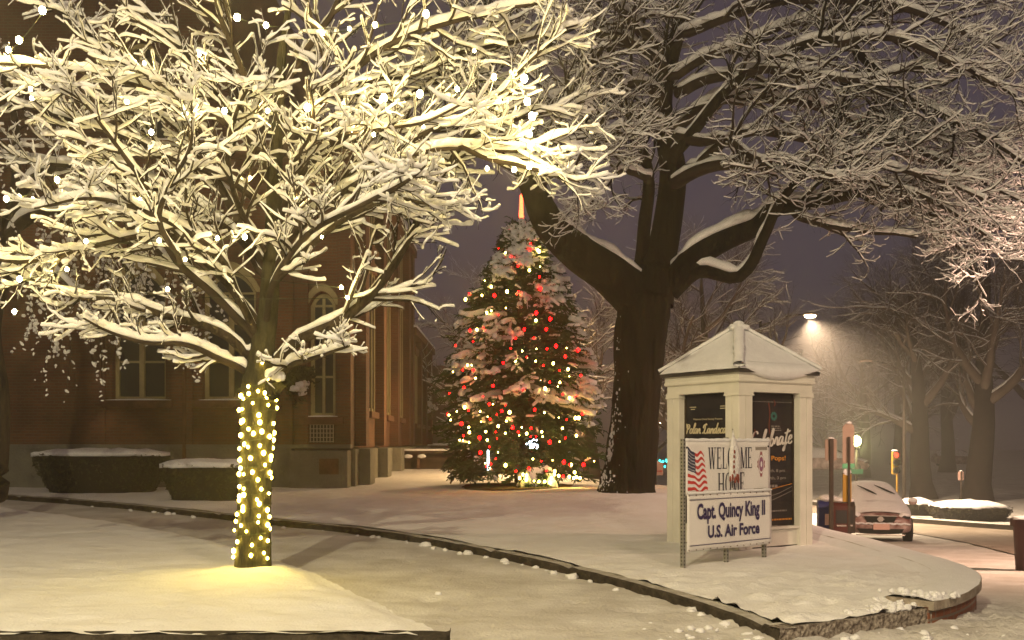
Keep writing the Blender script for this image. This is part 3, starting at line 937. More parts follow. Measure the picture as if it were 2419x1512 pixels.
MB().box(((x0 + x1) / 2, 3, .4), (x1 - x0, 6, 1.5)).build('wall', M_WOOD, hb)
mb = MB(); zr0, zr1 = 1.1, 1.75
a = [(x0 - .3, -.3, zr0), (x1 + .3, -.3, zr0), (x1 + .3, 6.3, zr0), (x0 - .3, 6.3, zr0)]; b = [(x0 + 1, 1.6, zr1), (x1 - 1.5, 1.6, zr1), (x1 - 1.5, 4, zr1), (x0 + 1, 4, zr1)]
for i in range(4): mb.poly([a[i], a[(i + 1) % 4], b[(i + 1) % 4], b[i]])
mb.poly(b)
mb.build('roof', M_ROOF, hb)
mb = MB()
mb.cyl(b[0], b[1], .06, .06, 6).cyl(a[1], b[1], .06, .06, 6).cyl(a[0], a[1], .06, .06, 6)
mb.build('ridge_snow', M_SNOW, hb)
mb = MB()
mb.cyl((x0 + 1, 1.7, zr1 + .35), (x1 - 1.6, 1.7, zr1 + .35), .035, .035, 6)
for f in (0, .33, .66, 1): mb.cyl((x0 + 1 + (x1 - x0 - 2.6) * f, 1.7, zr1), (x0 + 1 + (x1 - x0 - 2.6) * f, 1.7, zr1 + .35), .03, .03, 6)
mb.build('roof_rail', M_STONE, hb)
bk = empty('dark_annex', (-3.6, 60, .3), 0, 'tall dark unlit building beyond the end of the brick hall', 'building')
MB().box((-1.6, 4, 2.6), (2.0 + 3.0, 6, 6.4)).build('wall', M_WOOD, bk)
MB().box((-1.6, 4, 5.9), (5.2, 6.2, .2)).build('parapet', M_ROOF, bk)

# ------------------------------------------------------------------ branching
UP = np.array([0, 0, 1.0])
def unit(v): return v / np.maximum(np.linalg.norm(v, axis=-1, keepdims=True), 1e-9)

def frames(P):
    t = unit(np.gradient(P, axis=1))
    vert = np.abs(t[..., 2:3]) > .97
    ref = np.where(vert, np.array([1.0, 0, 0]), UP)
    u = unit(ref - t * np.sum(ref * t, -1, keepdims=True))
    v = np.cross(t, u)
    return t, u, v

def tube_arrays(P, R, S, shape=None):
    """tubes along polylines P [B,N,3] with radii R [B,N]"""
    B, N, _ = P.shape
    t, u, v = frames(P)
    if shape is None:
        a = np.linspace(0, 2 * PI, S, endpoint=False)
        cs = np.stack([np.cos(a), np.sin(a)], 1)
    else:
        cs = np.asarray(shape); S = len(cs)
    if R.ndim == 2: R = np.stack([R, R], -1)
    V = P[:, :, None, :] + v[:, :, None, :] * (cs[None, None, :, 0:1] * R[:, :, None, 0:1]) + u[:, :, None, :] * (cs[None, None, :, 1:2] * R[:, :, None, 1:2])
    base = (np.arange(B) * N * S)[:, None, None] + (np.arange(N - 1) * S)[None, :, None]
    k = np.arange(S)[None, None, :]; k2 = (np.arange(S) + 1)[None, None, :] % S
    Fq = np.stack([base + k, base + k2, base + S + k2, base + S + k], -1).reshape(-1, 4)
    return V.reshape(-1, 3), Fq

def join(parts):
    V, Fq, off = [], [], 0
    for v, f in parts:
        V.append(v); Fq.append(f + off); off += len(v)
    return np.concatenate(V), np.concatenate(Fq)

SNOWSHAPE = [(-1.0, -.15), (-.86, .55), (-.35, .98), (.35, .98), (.86, .55), (1.0, -.15), (.35, -.5), (-.35, -.5)]
SNOW6 = [(-1.0, -.1), (-.6, .85), (.6, .85), (1.0, -.1), (0, -.5)]
def snow_arrays(P, R, w, h, rng, shape=SNOWSHAPE, prob=1.0, lump=.45, cling=0.0, rise=1.0, lean=0.0):
    """snow lying along the upper side of branches"""
    if prob < 1:
        keep = rng.random(len(P)) < prob
        P, R = P[keep], R[keep]
    B, N, _ = P.shape
    if B == 0: return np.zeros((0, 3)), np.zeros((0, 4), int)
    # finer polyline with rounded ends
    f = np.linspace(0, N - 1, 2 * N - 1)
    i = np.minimum(f.astype(int), N - 2); fr = (f - i)[None, :, None]
    Q = P[:, i] * (1 - fr) + P[:, i + 1] * fr
    Rq = R[:, i] * (1 - fr[..., 0]) + R[:, i + 1] * fr[..., 0]
    t, u, v = frames(Q)
    steep = np.clip(1.25 * (1 - np.abs(t[..., 2]) ** 1.5), 0, 1)
    steep = np.where(np.abs(t[..., 2]) > .93, .12, steep)
    steep = np.maximum(steep, cling)
    M = Q.shape[1]
    lum = 1 + lump * (rng.random((B, M)) - .5)
    lum = .5 * lum + .25 * np.roll(lum, 1, 1) + .25 * np.roll(lum, -1, 1)
    size = (.75 + .5 * rng.random((B, 1))) * lum * steep
    ww = (w + Rq * 1.0) * size; hh = (h + Rq * .55) * size
    ext = t[:, -1] * (h * .5)
    Q = np.concatenate([Q, (Q[:, -1] + ext)[:, None]], 1); 
    ww = np.concatenate([ww, ww[:, -1:] * .25], 1); hh = np.concatenate([hh, hh[:, -1:] * .25], 1)
    Rq = np.concatenate([Rq, Rq[:, -1:]], 1); steep = np.concatenate([steep, steep[:, -1:]], 1)
    ww[:, 0] *= .3; hh[:, 0] *= .3
    un = frames(Q)[1]
    Q = Q + un * (Rq * .80 * rise)[..., None] - np.array([0, 1.0, 0]) * (Rq * lean)[..., None] + UP * (hh * .40)[..., None]
    return tube_arrays(Q, np.stack([ww, hh], -1), 0, shape)

def kids(P, R, k, t0, t1, ang, length, N, rng, up=.1, wander=.12, flat=1.0, rmax=.03, rfrac=.6, tip=.35):
    B, n, _ = P.shape
    idx = np.repeat(np.arange(B), k)
    j = np.tile(np.arange(k), B)
    t = t0 + (t1 - t0) * (j + rng.random(B * k)) / k
    f = t * (n - 1); i = np.minimum(f.astype(int), n - 2); fr = (f - i)[:, None]
    p = P[idx, i] * (1 - fr) + P[idx, i + 1] * fr
    r = R[idx, i] * (1 - fr[:, 0]) + R[idx, i + 1] * fr[:, 0]
    tan = unit(P[idx, i + 1] - P[idx, i])
    ref = np.where(np.abs(tan[:, 2:3]) > .9, np.array([1.0, 0, 0]), UP)
    u = unit(ref - tan * np.sum(ref * tan, -1, keepdims=True)); v = np.cross(tan, u)
    az = rng.random(B * k) * 2 * PI
    a = ang * (.7 + .6 * rng.random(B * k))
    d = tan * np.cos(a)[:, None] + np.sin(a)[:, None] * (v * np.cos(az)[:, None] + u * (np.sin(az) * flat)[:, None])
    d = unit(d)
    L = length * (1.15 - .55 * t) * (.6 + .75 * rng.random(B * k))
    pts = [p]; cur = p; st = (L / (N - 1))[:, None]
    bend = rng.normal(0, wander * .5, (B * k, 3))
    for s in range(N - 1):
        d = unit(d + UP * up + bend + rng.normal(0, wander, d.shape))
        cur = cur + d * st
        pts.append(cur)
    r0 = np.minimum(r * rfrac, rmax)
    return np.stack(pts, 1), r0[:, None] * np.linspace(1, tip, N)[None, :]

def limb_path(pts, Y0, Y1, N=26, seed=0, wob=None, ease=1.0):
    """a limb given as picture points (x, y[, radius in pixels]) between two depths"""
    n = len(pts)
    Pw, Rw = [], []
    for i, q in enumerate(pts):
        f = i / (n - 1)
        Y = Y0 + (Y1 - Y0) * f ** ease
        Pw.append(at(q[0], q[1], Y)); Rw.append((q[2] if len(q) > 2 else 0) * Y / F)
    Pw = np.array(Pw); Rw = np.array(Rw)
    # Catmull-Rom resample
    s = np.concatenate([[0], np.cumsum(np.linalg.norm(np.diff(Pw, axis=0), axis=1))])
    tt = np.linspace(0, s[-1], N)
    out = []
    E = np.vstack([2 * Pw[0] - Pw[1], Pw, 2 * Pw[-1] - Pw[-2]])
    for t in tt:
        i = min(np.searchsorted(s, t, side='right') - 1, n - 2); f = (t - s[i]) / max(1e-9, s[i + 1] - s[i])
        a, b, c, d = E[i], E[i + 1], E[i + 2], E[i + 3]
        out.append(.5 * ((2 * b) + (c - a) * f + (2 * a - 5 * b + 4 * c - d) * f * f + (3 * b - a - 3 * c + d) * f ** 3))
    P = np.array(out)
    R = np.interp(tt, s, Rw)
    rng = np.random.default_rng(seed)
    w = rng.normal(0, 1, P.shape)
    for _ in range(4): w[1:-1] = (w[:-2] + w[1:-1] + w[2:]) / 3
    w[0] = 0
    P = P + w * np.minimum(R, .12)[:, None] * (wob if wob is not None else .95)
    return P[None], R[None], s[-1]

# ------------------------------------------------------------------ the lit tree in the foreground
T1 = empty('snowy_tree', (TX, TY, lawn_z(TX, TY)), 0, 'snow-laden bare tree in the foreground with its trunk wound in warm fairy lights', 'tree')
TO = np.array(T1.location)
rng = np.random.default_rng(42)
trunk = [(597, 1366, 72), (597, 1348, 46), (598, 1325, 42), (600, 1250, 38), (604, 1100, 37), (610, 980, 40), (614, 920, 46), (616, 870, 36), (622, 810, 27), (634, 720, 23), (640, 620, 21), (645, 520, 18), (650, 420, 16), (655, 320, 14), (660, 220, 12), (668, 110, 9), (684, 0, 7), (700, -80, 4)]
P, R, _ = limb_path(trunk, TY, TY, 60, 1, .06)
TRUNK1 = (P[0].copy(), R[0].copy())
Vt, Ft = tube_arrays(P, R, 20)
for i in range(len(Vt)):
    Vt[i] += 0.010 * fract(Vt[i][0], Vt[i][1], Vt[i][2] * .5, 7, 3) * np.array([1, 1, 0])
stub = limb_path([(622, 935, 22), (642, 915, 15), (654, 903, 12), (658, 897, 10)], TY, TY - .35, 8, 3)
Vs, Fs = tube_arrays(stub[0], stub[1], 12)
Vt, Ft = join([(Vt, Ft), (Vs, Fs)])
tr = mk('trunk', Vt - TO, Ft, M_BARK2, T1, True)
sm = MB(); q = at(658, 890, TY - .35)
sm.ball(q - T1.location, (.075, .07, .06), 3, 0, .4, 2)
sm.build('snow_cap', M_SNOW, T1, True)
LIMBS1 = [
 ([(628, 880, 13), (700, 805, 12), (800, 757, 11), (880, 690, 10), (940, 612, 9), (985, 530, 8), (1040, 430, 7), (1100, 330, 6), (1150, 250, 5), (1205, 190, 4), (1265, 130, 3), (1325, 75, 2)], TY, 10.4, 1.0),
 ([(640, 900, 8), (700, 860, 6), (760, 838, 4), (822, 818, 3)], TY - .1, 10.2, .45),
 ([(598, 840, 11), (540, 800, 10), (450, 765, 9), (380, 740, 8), (300, 716, 7), (200, 702, 6), (120, 682, 5), (60, 652, 4), (5, 630, 3)], TY, 10.2, .55),
 ([(595, 880, 8), (520, 842, 7), (430, 815, 6), (330, 803, 5), (245, 775, 3), (200, 750, 2)], TY, 9.9, .5),
 ([(612, 780, 10), (540, 670, 9), (450, 575, 8), (370, 552, 7), (270, 572, 6), (150, 604, 5), (40, 620, 4), (-60, 606, 3)], TY, 9.9, .8),
 ([(606, 800, 10), (520, 712, 9), (425, 620, 8), (372, 530, 7), (345, 445, 6), (290, 372, 5), (250, 312, 4), (200, 242, 3), (140, 205, 2)], TY, 9.3, .85),
 ([(425, 622, 6), (372, 520, 6), (398, 440, 5), (440, 365, 4), (455, 290, 3), (445, 210, 2)], 10.0, 9.2, .7),
 ([(636, 640, 11), (560, 510, 10), (500, 405, 9), (420, 300, 8), (330, 200, 7), (240, 105, 5), (160, 30, 4), (90, -50, 3)], TY, 12.2, 1.0),
 ([(648, 440, 10), (600, 320, 9), (520, 235, 8), (430, 125, 7), (360, 50, 6), (285, -30, 5)], TY, 11.6, 1.0),
 ([(652, 380, 9), (760, 235, 8), (850, 152, 7), (930, 102, 6), (1050, 55, 5), (1180, 22, 4), (1310, 5, 2)], TY, 10.8, 1.0),
 ([(648, 520, 10), (740, 385, 9), (830, 302, 8), (900, 258, 7), (1000, 202, 6), (1080, 132, 5), (1150, 60, 4), (1235, -20, 3)], TY, 12.3, 1.0),
 ([(645, 590, 9), (740, 505, 8), (830, 442, 7), (920, 392, 6), (1020, 352, 5), (1120, 348, 4), (1230, 355, 3), (1340, 318, 2)], TY, 10.2, .85),
 ([(640, 680, 8), (740, 570, 7), (850, 500, 6), (930, 470, 5), (1000, 478, 4), (1045, 490, 2)], TY, 9.7, .7),
 ([(625, 790, 8), (650, 655, 7), (722, 562, 6), (850, 492, 5), (960, 430, 4), (1010, 390, 2)], TY, 9.0, .75),
 ([(612, 800, 9), (560, 700, 8), (520, 612, 7), (430, 540, 6), (300, 482, 5), (200, 468, 4), (80, 495, 2)], TY, 9.2, .8),
 ([(638, 660, 9), (560, 560, 8), (440, 470, 7), (320, 430, 6), (200, 402, 5), (60, 384, 4), (-70, 360, 3)], TY, 12.9, .95),
 ([(645, 600, 9), (760, 480, 8), (900, 372, 7), (1040, 300, 6), (1180, 290, 5), (1300, 262, 3), (1380, 240, 2)], TY, 12.4, .9),
 ([(662, 230, 8), (740, 95, 7), (800, 5, 6), (860, -80, 4)], TY, 11.0, .9),
 ([(658, 300, 8), (570, 160, 7), (525, 60, 6), (505, -60, 4)], TY, 10.6, .9),
 ([(1085, 350, 5), (1180, 380, 5), (1280, 405, 4), (1370, 432, 2)], 10.5, 10.1, .55),
 ([(652, 400, 8), (560, 300, 7), (420, 240, 6), (280, 190, 5), (130, 160, 4), (-20, 150, 3)], TY, 10.3, .95),
 ([(648, 500, 8), (520, 420, 7), (380, 360, 6), (230, 300, 5), (90, 260, 4), (-60, 215, 3)], TY, 11.8, .95),
 ([(655, 330, 8), (780, 220, 7), (920, 180, 6), (1060, 130, 5), (1220, 100, 4), (1360, 60, 2)], TY, 11.6, .95),
 ([(645, 560, 7), (700, 420, 6), (790, 330, 5), (880, 310, 4), (1000, 290, 3), (1120, 230, 2)], TY, 9.6, .85),
 ([(642, 620, 7), (560, 470, 6), (540, 360, 5), (560, 260, 4), (600, 170, 3)], TY, 9.5, .85),
 ([(640, 640, 7), (700, 520, 6), (690, 400, 5), (740, 300, 4), (730, 180, 3)], TY, 9.6, .85),
]
for li, (pts, Y0, Y1, sc) in enumerate(LIMBS1):
    P1, R1, Ln = limb_path(pts, Y0, Y1, 26, li + 7)
    R1 = R1 * 1.1
    k2 = max(5, int(Ln * 5.4))
    P2, R2 = kids(P1, R1, k2, .18, 1.0, .75, .95 * sc, 8, rng, .06, .13, .70, .021, .6, .4)
    P3, R3 = kids(P2, R2, 6, .12, 1.0, .78, .42 * (.5 + .5 * sc), 6, rng, .05, .15, .75, .0075, .7, .5)
    P4, R4 = kids(P3, R3, 2, .25, .95, .95, .13, 4, rng, .08, .18, .9, .0048, .7, .6)
    ext = unit(P1[:, -1] - P1[:, -2])
    limb = join([tube_arrays(P1, R1, 10), tube_arrays(P2, R2, 6), tube_arrays(P3, R3, 4), tube_arrays(P4, R4, 3)])
    lo = mk('limb', limb[0] - TO, limb[1], M_TWIG if li % 2 else M_BARK, T1, True)
    sn = join([snow_arrays(P1, R1, .004, .036, rng, lump=.9), snow_arrays(P2, R2, .0125, .028, rng, lump=.9), snow_arrays(P3, R3, .0125, .0230, rng, prob=.88, lump=1.0), snow_arrays(P4, R4, .0095, .0170, rng, SNOW6, prob=.55, lump=1.0)])
    mk('snow_cover', sn[0] - TO, sn[1], M_SNOW, lo, True)

# ------------------------------------------------------------------ the old tree on the lawn
T2 = empty('old_tree', (TREE_XY[0], TREE_XY[1], lawn_z(*TREE_XY) - .1), 0, 'massive old bare tree with a thick dark trunk and snow along its limbs', 'tree')
TO2 = np.array(T2.location)
BT = 21.0
P, R, _ = limb_path([(1478, 1185, 82), (1480, 1150, 66), (1490, 1090, 58), (1498, 1000, 54), (1506, 900, 54), (1512, 800, 60), (1520, 735, 64), (1530, 690, 58), (1542, 655, 48), (1550, 625, 40), (1556, 595, 28)], BT, BT, 70, 5, .04)
Vt, Ft = tube_arrays(P, R, 72)
for i in range(len(Vt)):
    a = fract(Vt[i][0], Vt[i][1], Vt[i][2] * .25, 2.6, 4)
    b_ = fract(Vt[i][0], Vt[i][1], Vt[i][2] * .12, 8.5, 3)
    Vt[i] += np.array([1, 1, 0]) * (.07 * a + .045 * b_)
mk('trunk', Vt - TO2, Ft, M_BIGBARK, T2, True)
sm = MB(); rr = random.Random(8)
for k in range(330):       # snow plastered on the weather side
    i = rr.randrange(0, 66); a = rr.gauss(PI * 1.05, .40)
    if i > 28 and rr.random() < .75: i = rr.randrange(0, 22)
    c, r = P[0][i], R[0][i] * .97
    s = rr.uniform(.008, .024)
    sm.ball((c[0] + r * math.cos(a) - TO2[0], c[1] - abs(r * math.sin(a)) - TO2[1], c[2] - TO2[2] + rr.uniform(-.1, .1)), (s * rr.uniform(.5, 1.3), s * .5, s * rr.uniform(.8, 2.4)), 1, 0, .6, k)
sm.build('snow_flecks', M_SNOW, T2, True)['kind'] = 'stuff'
LIMBS2 = [
 ([(1505, 705, 62), (1435, 642, 54), (1370, 600, 50), (1310, 548, 44), (1280, 500, 38), (1262, 450, 34), (1240, 400, 30), (1205, 330, 25), (1165, 240, 19), (1150, 150, 14), (1165, 60, 10), (1185, -40, 6)], BT, 19.0, 1.0, .5),
 ([(1545, 720, 50), (1555, 640, 42), (1570, 560, 38), (1582, 480, 36), (1588, 400, 34), (1578, 330, 30), (1562, 250, 30), (1578, 150, 25), (1602, 60, 19), (1620, -60, 12)], BT, 21.5, 1.0, .55),
 ([(1512, 640, 16), (1524, 520, 17), (1532, 430, 15), (1520, 360, 13), (1490, 280, 10), (1462, 180, 8), (1432, 80, 6), (1402, -40, 4)], BT, 20.0, 1.0, .15),
 ([(1580, 672, 38), (1640, 606, 34), (1720, 562, 29), (1790, 530, 26), (1826, 494, 23), (1900, 482, 18), (2000, 462, 13), (2120, 442, 10), (2250, 450, 7), (2390, 472, 4)], BT, 18.8, 1.0, .42),
 ([(1585, 690, 24), (1650, 640, 19), (1735, 655, 16), (1774, 622, 15), (1800, 562, 14), (1850, 462, 12), (1950, 382, 10), (2080, 330, 7), (2200, 318, 5), (2360, 345, 3)], BT, 18.2, 1.0, .50),
 ([(1588, 385, 18), (1650, 300, 14), (1730, 202, 12), (1850, 122, 10), (1980, 100, 12), (2060, 150, 11), (2140, 232, 10), (2230, 275, 8), (2320, 322, 6), (2440, 400, 3)], BT, 16.8, 1.0, .15),
 ([(1575, 330, 15), (1690, 245, 12), (1820, 232, 10), (1960, 262, 11), (2080, 340, 9), (2200, 382, 7), (2340, 402, 4)], BT, 22.5, 1.0, .15),
 ([(1590, 110, 12), (1700, 40, 10), (1850, 5, 9), (2000, 0, 10), (2150, 30, 8), (2280, 80, 6), (2420, 140, 3)], BT, 17.8, 1.0, .15),
 ([(1588, 440, 18), (1700, 402, 14), (1830, 392, 11), (1950, 422, 9), (2080, 432, 7), (2230, 490, 5), (2340, 565, 3)], BT, 17.0, 1.0, .15),
 ([(1562, 300, 18), (1480, 258, 14), (1400, 232, 11), (1330, 222, 8), (1250, 250, 5)], BT, 18.2, .8, .3),
 ([(1560, 240, 15), (1500, 190, 12), (1440, 250, 9), (1390, 330, 7), (1340, 430, 4)], BT, 16.8, .8, .2),
 ([(1580, 180, 11), (1720, 118, 9), (1860, 60, 7), (2000, 60, 7), (2160, 20, 4)], BT, 19.5, 1.0, .15),
 ([(2100, 443, 8), (2200, 520, 6), (2280, 610, 4), (2325, 700, 2)], 19.4, 18.0, .5, .0),
 ([(1570, 160, 14), (1470, 90, 11), (1370, 70, 8), (1270, 100, 5)], BT, 19.0, .9, .15),
 ([(2040, 452, 7), (2160, 500, 6), (2290, 520, 5), (2430, 560, 2)], 19.7, 17.5, .7, .1),
 ([(1620, 400, 14), (1760, 320, 11), (1900, 330, 9), (2040, 380, 7), (2190, 420, 5), (2330, 470, 3)], BT, 16.2, .9, .15),
 ([(1600, 330, 14), (1700, 330, 11), (1800, 380, 8), (1900, 400, 6), (2010, 430, 4)], BT, 16.5, .7, .3),
 ([(1850, 485, 9), (1930, 530, 7), (2040, 545, 5), (2160, 560, 3)], 20.0, 18.5, .6, .1),
 ([(1600, 220, 14), (1740, 180, 11), (1880, 170, 9), (2020, 190, 7), (2170, 160, 5), (2330, 190, 3)], BT, 16.5, 1.0, .15),
 ([(1560, 120, 12), (1480, 30, 9), (1400, -30, 6)], BT, 18.0, .9, .15),
 ([(1980, 105, 9), (2100, 90, 8), (2250, 150, 6), (2400, 230, 4)], 18.5, 15.5, .9, .15),
 ([(1262, 450, 15), (1330, 385, 11), (1400, 330, 8), (1470, 300, 5)], 20.0, 17.5, .8, .2),
 ([(1240, 400, 14), (1300, 300, 11), (1360, 200, 8), (1430, 110, 5)], 19.8, 17.5, .9, .2),
 ([(1532, 430, 9), (1470, 400, 7), (1420, 450, 5), (1360, 520, 3)], 20.5, 18.0, .6, .1),
 ([(2100, 330, 7), (2220, 380, 6), (2340, 440, 4), (2450, 500, 2)], 19.0, 16.5, .8, .1),
]
for li, (pts, Y0, Y1, sc, t0) in enumerate(LIMBS2):
    P1, R1, Ln = limb_path(pts, Y0, Y1, 34, li + 70, .25 if li < 5 else None)
    R1 = R1 * .92
    k2 = max(6, int(Ln * 3.6))
    P2, R2 = kids(P1, R1, k2, t0, 1.0, .80, 1.9 * sc, 12, rng, .02, .13, .55, .040, .5, .3)
    P3, R3 = kids(P2, R2, 8, .12, 1.0, .75, .85 * sc, 8, rng, .05, .17, .65, .011, .6, .35)
    P4, R4 = kids(P3, R3, 3, .2, .97, .75, .27, 5, rng, .08, .18, .9, .0060, .7, .6)
    limb = join([tube_arrays(P1, R1, 14), tube_arrays(P2, R2, 6), tube_arrays(P3, R3, 4), tube_arrays(P4, R4, 3)])
    lo = mk('limb', limb[0] - TO2, limb[1], M_BIGBARK if li < 6 else M_TWIG, T2, True)
    sn = join([snow_arrays(P1, R1 * (.62 if li < 5 else .8), .012, .05, rng, lump=.8, cling=.62 if li in (0, 3, 4) else 0, rise=1.5 if li < 5 else 1.2, lean=.62 if li in (0, 3, 4) else 0), snow_arrays(P2, R2, .006, .024, rng, lump=1.2), snow_arrays(P3, R3, .0065, .0155, rng, SNOW6, prob=.9, lump=1.2), snow_arrays(P4, R4, .0055, .0115, rng, SNOW6, prob=.7)])
    mk('snow_cover', sn[0] - TO2, sn[1], M_SNOW, lo, True)

# ------------------------------------------------------------------ weeping tree against the hall
T3 = empty('weeping_tree', (-8.9, 17.2, lawn_z(-8.9, 17.2) - .1), 0, 'weeping tree at the left edge with snow clumps on its hanging shoots', 'tree')
TO3 = np.array(T3.location)
P, R, _ = limb_path([(-10, 1170, 26), (-8, 1000, 22), (-5, 800, 20), (10, 560, 18)], 17.2, 17.2, 20, 3)
v = tube_arrays(P, R, 14)
mk('trunk', v[0] - TO3, v[1], M_BARK, T3, True)
for li, (pts, Y1, n) in enumerate([([(8, 600, 14), (60, 520, 12), (150, 500, 9), (250, 560, 6), (310, 650, 4)], 16.2, 15), ([(8, 570, 14), (80, 430, 12), (200, 400, 9), (330, 480, 6), (430, 610, 4)], 16.0, 16), ([(5, 620, 12), (-20, 480, 10), (-50, 420, 7), (-80, 500, 4)], 15.8, 14), ([(5, 700, 12), (60, 620, 9), (130, 640, 6), (190, 700, 4)], 15.5, 12), ([(8, 560, 12), (40, 400, 10), (30, 250, 8), (0, 150, 5)], 16.5, 12), ([(8, 560, 12), (200, 470, 10), (400, 620, 6), (480, 760, 4)], 16.6, 12)]):
    P1, R1, Ln = limb_path(pts, 17.2, Y1, 20, li + 300)
    P2, R2 = kids(P1, R1, n, .2, 1.0, .9, 1.9, 12, rng, -.28, .07, 1.0, .010, .5, .4)
    P3, R3 = kids(P2, R2, 6, .2, 1.0, .7, .55, 6, rng, -.22, .10, 1.0, .004, .6, .6)
    limb = join([tube_arrays(P1, R1, 10), tube_arrays(P2, R2, 4), tube_arrays(P3, R3, 3)])
    lo = mk('limb', limb[0] - TO3, limb[1], M_TWIG, T3, True)
    parts = [snow_arrays(P1, R1, .02, .05, rng)]
    Q = np.concatenate([P2[:, 3:].reshape(-1, 3), P3[:, 1:].reshape(-1, 3)])
    Q = Q[rng.random(len(Q)) < .62] + rng.normal(0, .02, (1, 3))
    d = unit(rng.normal(size=Q.shape) * np.array([1, 1, .8]) + np.array([0, 0, -.5]))
    ln = rng.uniform(.016, .055, (len(Q), 1))
    PP = np.stack([Q - d * ln, Q - d * ln * .4, Q + d * ln * .4, Q + d * ln], 1)
    RR = ln * np.array([[.25, .62, .55, .2]]) * rng.uniform(.6, 1.2, (len(Q), 4))
    parts.append(tube_arrays(PP, RR, 5))
    sn = join(parts)
    mk('snow_cover', sn[0] - TO3, sn[1], M_SNOW, lo, True)['kind'] = 'stuff'

# ------------------------------------------------------------------ bare trees further off
def far_tree(base, height, spread, r0, seed, label, n1=9, k2=9, k3=8, k4=5, lean=0.0, fork=.28, snow=.014, group='bare trees beyond the lawn', droop=.03, twig=M_FARTWIG, name='bare_tree', tw_r=.014):
    rg = np.random.default_rng(seed)
    t = empty(name, base, 0, label, 'tree', group)
    N = 14
    z = np.linspace(0, height * .85, N)
    P = np.stack([lean * (z / height) + .12 * np.sin(z * .7 + seed), .15 * np.cos(z * .6 + seed), z], 1)[None]
    R = (r0 * np.interp(z / height, [0, .04, fork, .85], [1.35, 1.0, .82, .10]))[None]
    v = tube_arrays(P, R, 12)
    mk('trunk', v[0], v[1], M_FARTRUNK, t, True)
    P1, R1 = kids(P, R, n1, fork, .98, .95, spread, 12, rg, .07, .09, 1.0, r0 * .42, .6, .25)
    P2, R2 = kids(P1, R1, k2, .2, 1.0, .75, spread * .50, 8, rg, droop, .11, .9, .06, .5, .3)
    P3, R3 = kids(P2, R2, k3, .15, 1.0, .70, spread * .24, 5, rg, .03, .13, 1.0, tw_r * 1.7, .6, .5)
    tw = [tube_arrays(P1, R1, 7), tube_arrays(P2, R2, 4), tube_arrays(P3, R3, 3)]
    if k4:
        P4, R4 = kids(P3, R3, k4, .2, 1.0, .70, spread * .11, 3, rg, .03, .15, 1.0, tw_r, .7, .7)
        tw.append(tube_arrays(P4, R4, 3))
    c = join(tw)
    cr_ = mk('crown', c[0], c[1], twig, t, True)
    sn = join([snow_arrays(P1, R1, .02, .05, rg, SNOW6), snow_arrays(P2, R2, snow, snow * 1.8, rg, SNOW6), snow_arrays(P3, R3, snow * .8, snow * 1.3, rg, SNOW6, prob=.7)])
    mk('snow_cover', sn[0], sn[1], M_SNOW, t, True)
    return t
def ground_at(px, Y):
    x = (px - CX) / F * Y
    return Vector((x, Y, ground_z(x, Y) - .1))
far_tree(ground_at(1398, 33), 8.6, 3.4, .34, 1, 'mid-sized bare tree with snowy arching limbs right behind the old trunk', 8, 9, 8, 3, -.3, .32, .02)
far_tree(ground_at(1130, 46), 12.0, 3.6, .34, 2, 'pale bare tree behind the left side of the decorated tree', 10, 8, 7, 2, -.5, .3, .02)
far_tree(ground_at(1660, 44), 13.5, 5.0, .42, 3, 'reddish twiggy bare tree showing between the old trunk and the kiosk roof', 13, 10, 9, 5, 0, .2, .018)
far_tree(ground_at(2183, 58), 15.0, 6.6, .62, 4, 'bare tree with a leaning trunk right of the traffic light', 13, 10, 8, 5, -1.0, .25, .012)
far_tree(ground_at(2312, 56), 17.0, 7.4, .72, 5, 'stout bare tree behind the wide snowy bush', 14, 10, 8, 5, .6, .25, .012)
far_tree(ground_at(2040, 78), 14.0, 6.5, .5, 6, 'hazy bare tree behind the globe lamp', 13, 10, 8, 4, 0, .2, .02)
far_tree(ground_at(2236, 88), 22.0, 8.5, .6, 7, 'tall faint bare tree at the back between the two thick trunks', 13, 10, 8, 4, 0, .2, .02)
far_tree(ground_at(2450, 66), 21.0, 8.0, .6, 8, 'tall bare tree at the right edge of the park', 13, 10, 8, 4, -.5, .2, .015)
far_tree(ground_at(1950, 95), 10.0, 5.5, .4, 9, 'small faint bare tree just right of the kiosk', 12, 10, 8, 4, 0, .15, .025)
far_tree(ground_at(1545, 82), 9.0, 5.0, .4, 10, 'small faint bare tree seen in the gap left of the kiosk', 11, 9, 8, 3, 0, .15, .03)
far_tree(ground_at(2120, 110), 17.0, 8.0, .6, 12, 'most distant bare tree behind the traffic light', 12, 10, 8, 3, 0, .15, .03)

# ------------------------------------------------------------------ the decorated conifer
CB = at(1230, 1150, 26.0)
CT = empty('decorated_conifer', (CB.x, CB.y, lawn_z(CB.x, CB.y) - .05), 0, 'tall snow-dusted conifer hung with red and white lights on the lawn', 'tree')
CO = np.array(CT.location)
px_m = 26.0 / F
HTS = [0.0, .45, .9, 1.66, 2.2, 2.76, 3.87, 4.98, 5.6, 6.3, 6.8, 7.0]
RAD = [1.55, 1.85, 2.02, 2.10, 2.10, 2.05, 1.78, 1.36, .98, .52, .18, .04]
rg = np.random.default_rng(77)
zt = np.linspace(0, 7.35, 16)
P = np.stack([.03 * np.sin(zt), 0 * zt, zt], 1)[None]; R = np.interp(zt, [0, 7.35], [.19, .012])[None]
v = tube_arrays(P, R, 10)
mk('trunk', v[0], v[1], M_BARK, CT, True)
NB = 760
h = .38 + 6.45 * rg.random(NB) ** 1.25
az = rg.random(NB) * 2 * PI
rad = np.interp(h, HTS, RAD) * rg.uniform(.84, 1.08, NB) * (1 + .07 * np.sin(3 * az + h * 1.3))
Np = 8
f = np.linspace(0.02, 1, Np)
